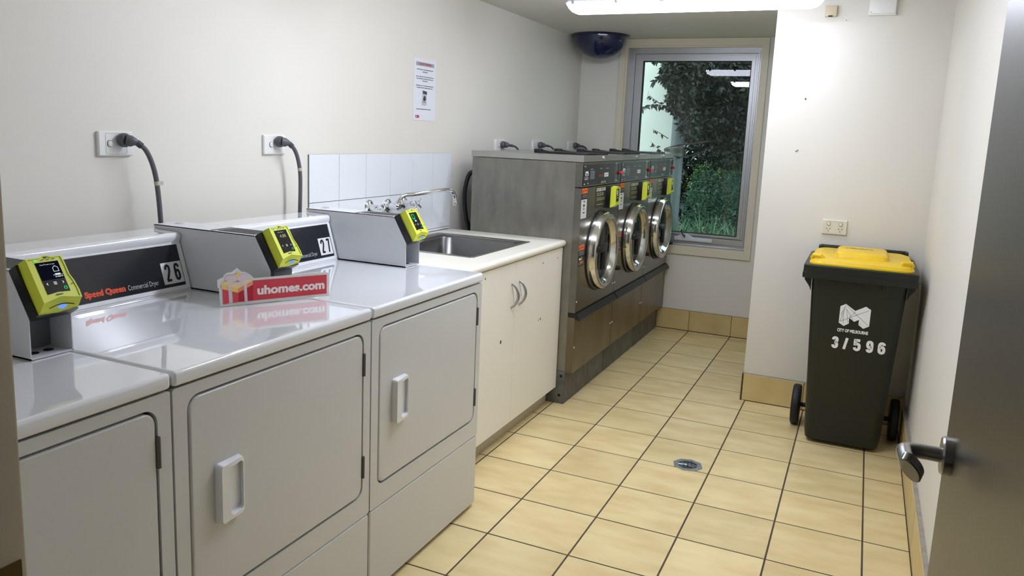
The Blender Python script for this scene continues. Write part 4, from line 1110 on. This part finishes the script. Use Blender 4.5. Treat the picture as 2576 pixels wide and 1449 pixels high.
# ================================================================== GARDEN OUTSIDE THE WINDOW
rnd = random.Random(11)
tag(obj('garden_bed', bx(-6, 6, 3.56, 14, -0.10, 0.28), m_soil, smooth=0), 'dark garden soil outside the window', 'ground')
bpy.data.objects['garden_bed']['kind'] = 'structure'
nb = thing('neighbouring_building', 'white rendered wall seen at the left of the window', 'building', (0, 0, 0.28))
obj('rendered_wall', bx(-4.5, -0.530, 4.69, 4.90, 0, 4.5), m_render, nb, smooth=0)
obj('wall_crack', bx(-0.775, -0.7735, 4.6785, 4.68, 1.44, 1.53), m_nail, nb, smooth=0)
dp = thing('downpipe', 'grey round downpipe at the corner of the white wall', 'pipe', (-0.464, 4.625, 0.28))
obj('pipe', lathe(newbm(), [(0.058, 0.0), (0.058, 4.2)], (0, 0, 0), (0, 0, 1), 24), m_pipe, dp)
for z in (1.02, 2.4):
    bm = newbm(); lathe(bm, [(0.058, -0.02), (0.064, -0.02), (0.064, 0.02), (0.058, 0.02)], (0, 0, z), (0, 0, 1), 20)
    box(bm, -0.12, -0.05, 0.02, 0.062, z - 0.015, z + 0.015)
    obj('pipe_bracket', bm, m_nail, dp)

def leaf_quads(bm, p, d, n_, L, wd):
    """pointed leaf folded along its midrib"""
    d = d.normalized(); s = d.cross(n_)
    if s.length < 1e-4: s = d.orthogonal()
    s.normalize(); n2 = s.cross(d)
    a = bm.verts.new(p); e = bm.verts.new(p + d * L - n2 * L * 0.15)
    m1 = bm.verts.new(p + d * L * 0.45)
    l = bm.verts.new(p + d * L * 0.42 + s * wd / 2 + n2 * wd * 0.15)
    r = bm.verts.new(p + d * L * 0.42 - s * wd / 2 + n2 * wd * 0.15)
    bm.faces.new((a, m1, l)); bm.faces.new((a, r, m1)); bm.faces.new((l, m1, e)); bm.faces.new((m1, r, e))

def rv():
    while True:
        v = V((rnd.uniform(-1, 1), rnd.uniform(-1, 1), rnd.uniform(-1, 1)))
        if 0.05 < v.length < 1: return v

def crown(name, blobs, per, L, wd, m, parent, droop=0.5):
    bm = newbm()
    for cx, cy, cz, rx, ry, rz, mul in blobs:
        for k in range(int(per * mul)):
            v = rv(); v = v.normalized() * (v.length ** 0.6)
            p = V((cx + v.x * rx, cy + v.y * ry, cz + v.z * rz))
            d = (rv().normalized() + V((0, 0, -droop))).normalized()
            leaf_quads(bm, p, d, rv().normalized(), L * rnd.uniform(0.7, 1.2), wd * rnd.uniform(0.8, 1.2))
    o = obj(name, bm, m, parent, smooth=0)
    o['kind'] = 'stuff'
    return o

tree = thing('tree', 'dark leafy tree filling the window, its twigs reaching over the white wall', 'tree', (0.35, 6.1, 0.28))
def rel(t, *p): return V(p) - V(t.location)
bm = newbm()
tube(bm, curve([rel(tree, 0.35, 6.1, 0.28), rel(tree, 0.30, 6.0, 1.2), rel(tree, 0.15, 5.9, 2.2), rel(tree, 0.2, 5.9, 3.6)], 5), [0.07] * 6 + [0.055] * 5 + [0.04] * 5, 10)
obj('trunk', bm, m_bark, tree)
for q in (((0.25, 5.95, 1.6), (-0.1, 5.4, 1.78), (-0.36, 4.6, 1.66), (-0.6, 4.45, 1.66)), ((0.2, 5.9, 2.1), (-0.2, 5.2, 2.15), (-0.40, 4.5, 2.02)), ((0.27, 6.0, 1.3), (0.0, 5.3, 1.42), (-0.34, 4.45, 1.36), (-0.52, 4.44, 1.32)),
          ((0.2, 5.9, 1.9), (0.5, 5.4, 1.8), (0.8, 5.0, 1.6)), ((0.1, 5.7, 1.6), (0.05, 5.2, 1.45), (-0.35, 4.45, 1.25))):
    C = curve([rel(tree, *p) for p in q], 5)
    obj('branch', tube(newbm(), C, [0.020 - 0.017 * i / (len(C) - 1) for i in range(len(C))], 6), m_bark, tree)
bl = []
for (x, y, z, rx, ry, rz, mul) in [(-0.45, 4.42, 1.98, .16, .14, .17, .55), (-0.42, 4.42, 1.74, .11, .12, .15, .34), (-0.40, 4.42, 2.2, .2, .16, .2, .3), (-0.34, 4.5, 1.52, .09, .12, .12, .10),
                                   (-0.22, 4.85, 1.98, .26, .30, .26, .9), (-0.20, 4.95, 1.62, .26, .30, .26, .9), (0.12, 5.1, 1.90, .36, .42, .36, 1.6), (0.10, 5.1, 1.50, .34, .40, .24, 1.2),
                                   (0.45, 5.3, 1.75, .45, .5, .5, 1.6), (-0.05, 5.0, 1.30, .30, .30, .14, .35), (0.05, 5.4, 2.45, .7, .6, .35, 1.4), (0.9, 5.8, 1.9, .6, .7, .7, 1.2), (-0.1, 5.7, 1.9, .35, .4, .45, 1.2)]:
    x0, y0, z0 = rel(tree, x, y, z); bl.append((x0, y0, z0, rx, ry, rz, mul))
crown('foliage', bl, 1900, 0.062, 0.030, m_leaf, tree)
# the twigs in front of the white wall: leaves large enough to pick out
me_leaf = None
def twig(pts, nl, L):
    C = curve([rel(tree, *p) for p in pts], 6)
    b = newbm(); tube(b, C, [0.004 - 0.003 * i / (len(C) - 1) for i in range(len(C))], 5)
    obj('twig', b, m_bark, tree)
    for k in range(nl):
        p = C[int((0.15 + 0.85 * (k + rnd.random()) / nl) * (len(C) - 1))]
        b = newbm()
        d = V((rnd.uniform(-0.8, 0.35), rnd.uniform(-0.5, 0.3), rnd.uniform(-1.0, 0.15)))
        leaf_quads(b, V((0, 0, 0)), d, V((rnd.uniform(-.4, .4), -1, rnd.uniform(-.2, .6))), L * rnd.uniform(0.75, 1.15), L * 0.48)
        o = obj('leaf', b, m_leaf, tree, smooth=0)
        o.location = p
twig([(-0.45, 4.55, 2.02), (-0.55, 4.50, 2.06), (-0.66, 4.48, 2.07), (-0.73, 4.46, 2.05)], 22, 0.062)
twig([(-0.45, 4.55, 1.96), (-0.52, 4.48, 1.92), (-0.62, 4.46, 1.90), (-0.68, 4.46, 1.86)], 20, 0.060)
twig([(-0.45, 4.52, 1.80), (-0.52, 4.48, 1.83), (-0.60, 4.46, 1.85)], 10, 0.055)
twig([(-0.50, 4.50, 1.66), (-0.58, 4.46, 1.68), (-0.68, 4.45, 1.68), (-0.775, 4.44, 1.645)], 24, 0.058)
twig([(-0.60, 4.46, 1.69), (-0.66, 4.44, 1.73), (-0.70, 4.44, 1.765)], 7, 0.045)
twig([(-0.52, 4.50, 1.40), (-0.60, 4.46, 1.45), (-0.655, 4.45, 1.475)], 5, 0.035)
twig([(-0.50, 4.50, 1.25), (-0.58, 4.46, 1.30), (-0.66, 4.45, 1.37)], 11, 0.045)
twig([(-0.46, 4.46, 1.26), (-0.40, 4.42, 1.25), (-0.33, 4.42, 1.27)], 8, 0.04)

hedge = thing('hedge', 'tall dark hedge behind the tree outside', 'hedge', (0.2, 8.2, 0.28))
bl = []
for x, y, z, rx, ry, rz, mul in [(-0.55, 7.5, 1.65, .5, .3, .5, 0.9), (-0.62, 7.3, .85, .45, .25, .6, 0.9), (0.05, 7.6, 1.0, .75, .35, .75, 1.3), (1.2, 7.6, 1.1, .8, .4, .9, 1.0), (-0.75, 7.7, 1.0, .5, .35, .8, 1.0), (-0.3, 7.9, 2.1, .8, .4, .6, 1.2), (0.8, 7.9, 2.2, .9, .45, .8, 1.2), (0.2, 8.2, 3.0, 1.4, .5, .6, 1.0)]:
    bl.append((*rel(hedge, x, y, z), rx, ry, rz, mul))
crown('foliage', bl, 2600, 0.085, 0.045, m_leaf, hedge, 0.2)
sh0 = thing('shrub', 'bright green shrub under the tree, behind the blue green one', 'shrub', (0.0, 6.6, 0.28))
bl = [(*rel(sh0, x, y, z), rx, ry, rz, mul) for x, y, z, rx, ry, rz, mul in [(-0.42, 6.5, 0.85, .30, .25, .42, 1), (0.1, 6.6, 0.9, .42, .25, .42, 1.3), (0.7, 6.6, .85, .42, .25, .42, 1)]]
crown('foliage', bl, 1600, 0.05, 0.024, m_leaf3, sh0, 0.1)
for x in (-0.4, 0.1, 0.6): obj('stem', tube(newbm(), [rel(sh0, x, 6.6, 0.28), rel(sh0, x + 0.05, 6.6, 0.9)], [0.02, 0.008], 6), m_bark, sh0)
sh = thing('shrub', 'blue green small-leaved shrub behind the strappy grass', 'shrub', (0.0, 5.4, 0.28))
bl = [(*rel(sh, x, y, z), rx, ry, rz, mul) for x, y, z, rx, ry, rz, mul in [(-0.30, 5.30, 0.72, .22, .22, .40, 1.0), (-0.05, 5.35, 0.74, .24, .24, .40, 1.2), (0.20, 5.4, 0.70, .26, .26, .36, 1.1), (0.5, 5.4, .64, .26, .26, .34, .8)]]
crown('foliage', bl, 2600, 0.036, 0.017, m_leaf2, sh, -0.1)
for x in (-0.3, -0.05, 0.2, 0.5): obj('stem', tube(newbm(), [rel(sh, x, 5.4, 0.28), rel(sh, x + 0.03, 5.4, 0.8)], [0.015, 0.006], 6), m_bark, sh)

def grass_clump(x, y, n, H, label):
    g = thing('grass_clump', label, 'grass', (x, y, 0.28), 'strappy grass clumps below the window')
    bm = newbm()
    for k in range(n):
        a = rnd.uniform(0, 2 * PI); lean = rnd.uniform(0.15, 0.85); h = H * rnd.uniform(0.65, 1.1)
        p = V((rnd.gauss(0, 0.05), rnd.gauss(0, 0.05), 0))
        dirh = V((math.cos(a), math.sin(a), 0)); s = V((-math.sin(a), math.cos(a), 0)) * 0.0060
        prev = None
        for i in range(6):
            t_ = i / 5
            c_ = p + dirh * (h * lean * t_ ** 1.6) + V((0, 0, h * (t_ - 0.28 * lean * t_ ** 3)))
            wv = s * (1 - t_ * 0.9)
            cur = (bm.verts.new(c_ - wv), bm.verts.new(c_ + wv))
            if prev: bm.faces.new((prev[0], prev[1], cur[1], cur[0]))
            prev = cur
    o = obj('blades', bm, m_grass, g, smooth=0)
    o['kind'] = 'stuff'
grass_clump(-0.36, 4.20, 260, 0.50, 'strappy grass clump at the left under the window')
grass_clump(-0.12, 4.45, 280, 0.52, 'strappy grass clump at the middle under the window')
grass_clump(0.16, 4.20, 240, 0.50, 'strappy grass clump at the right under the window')
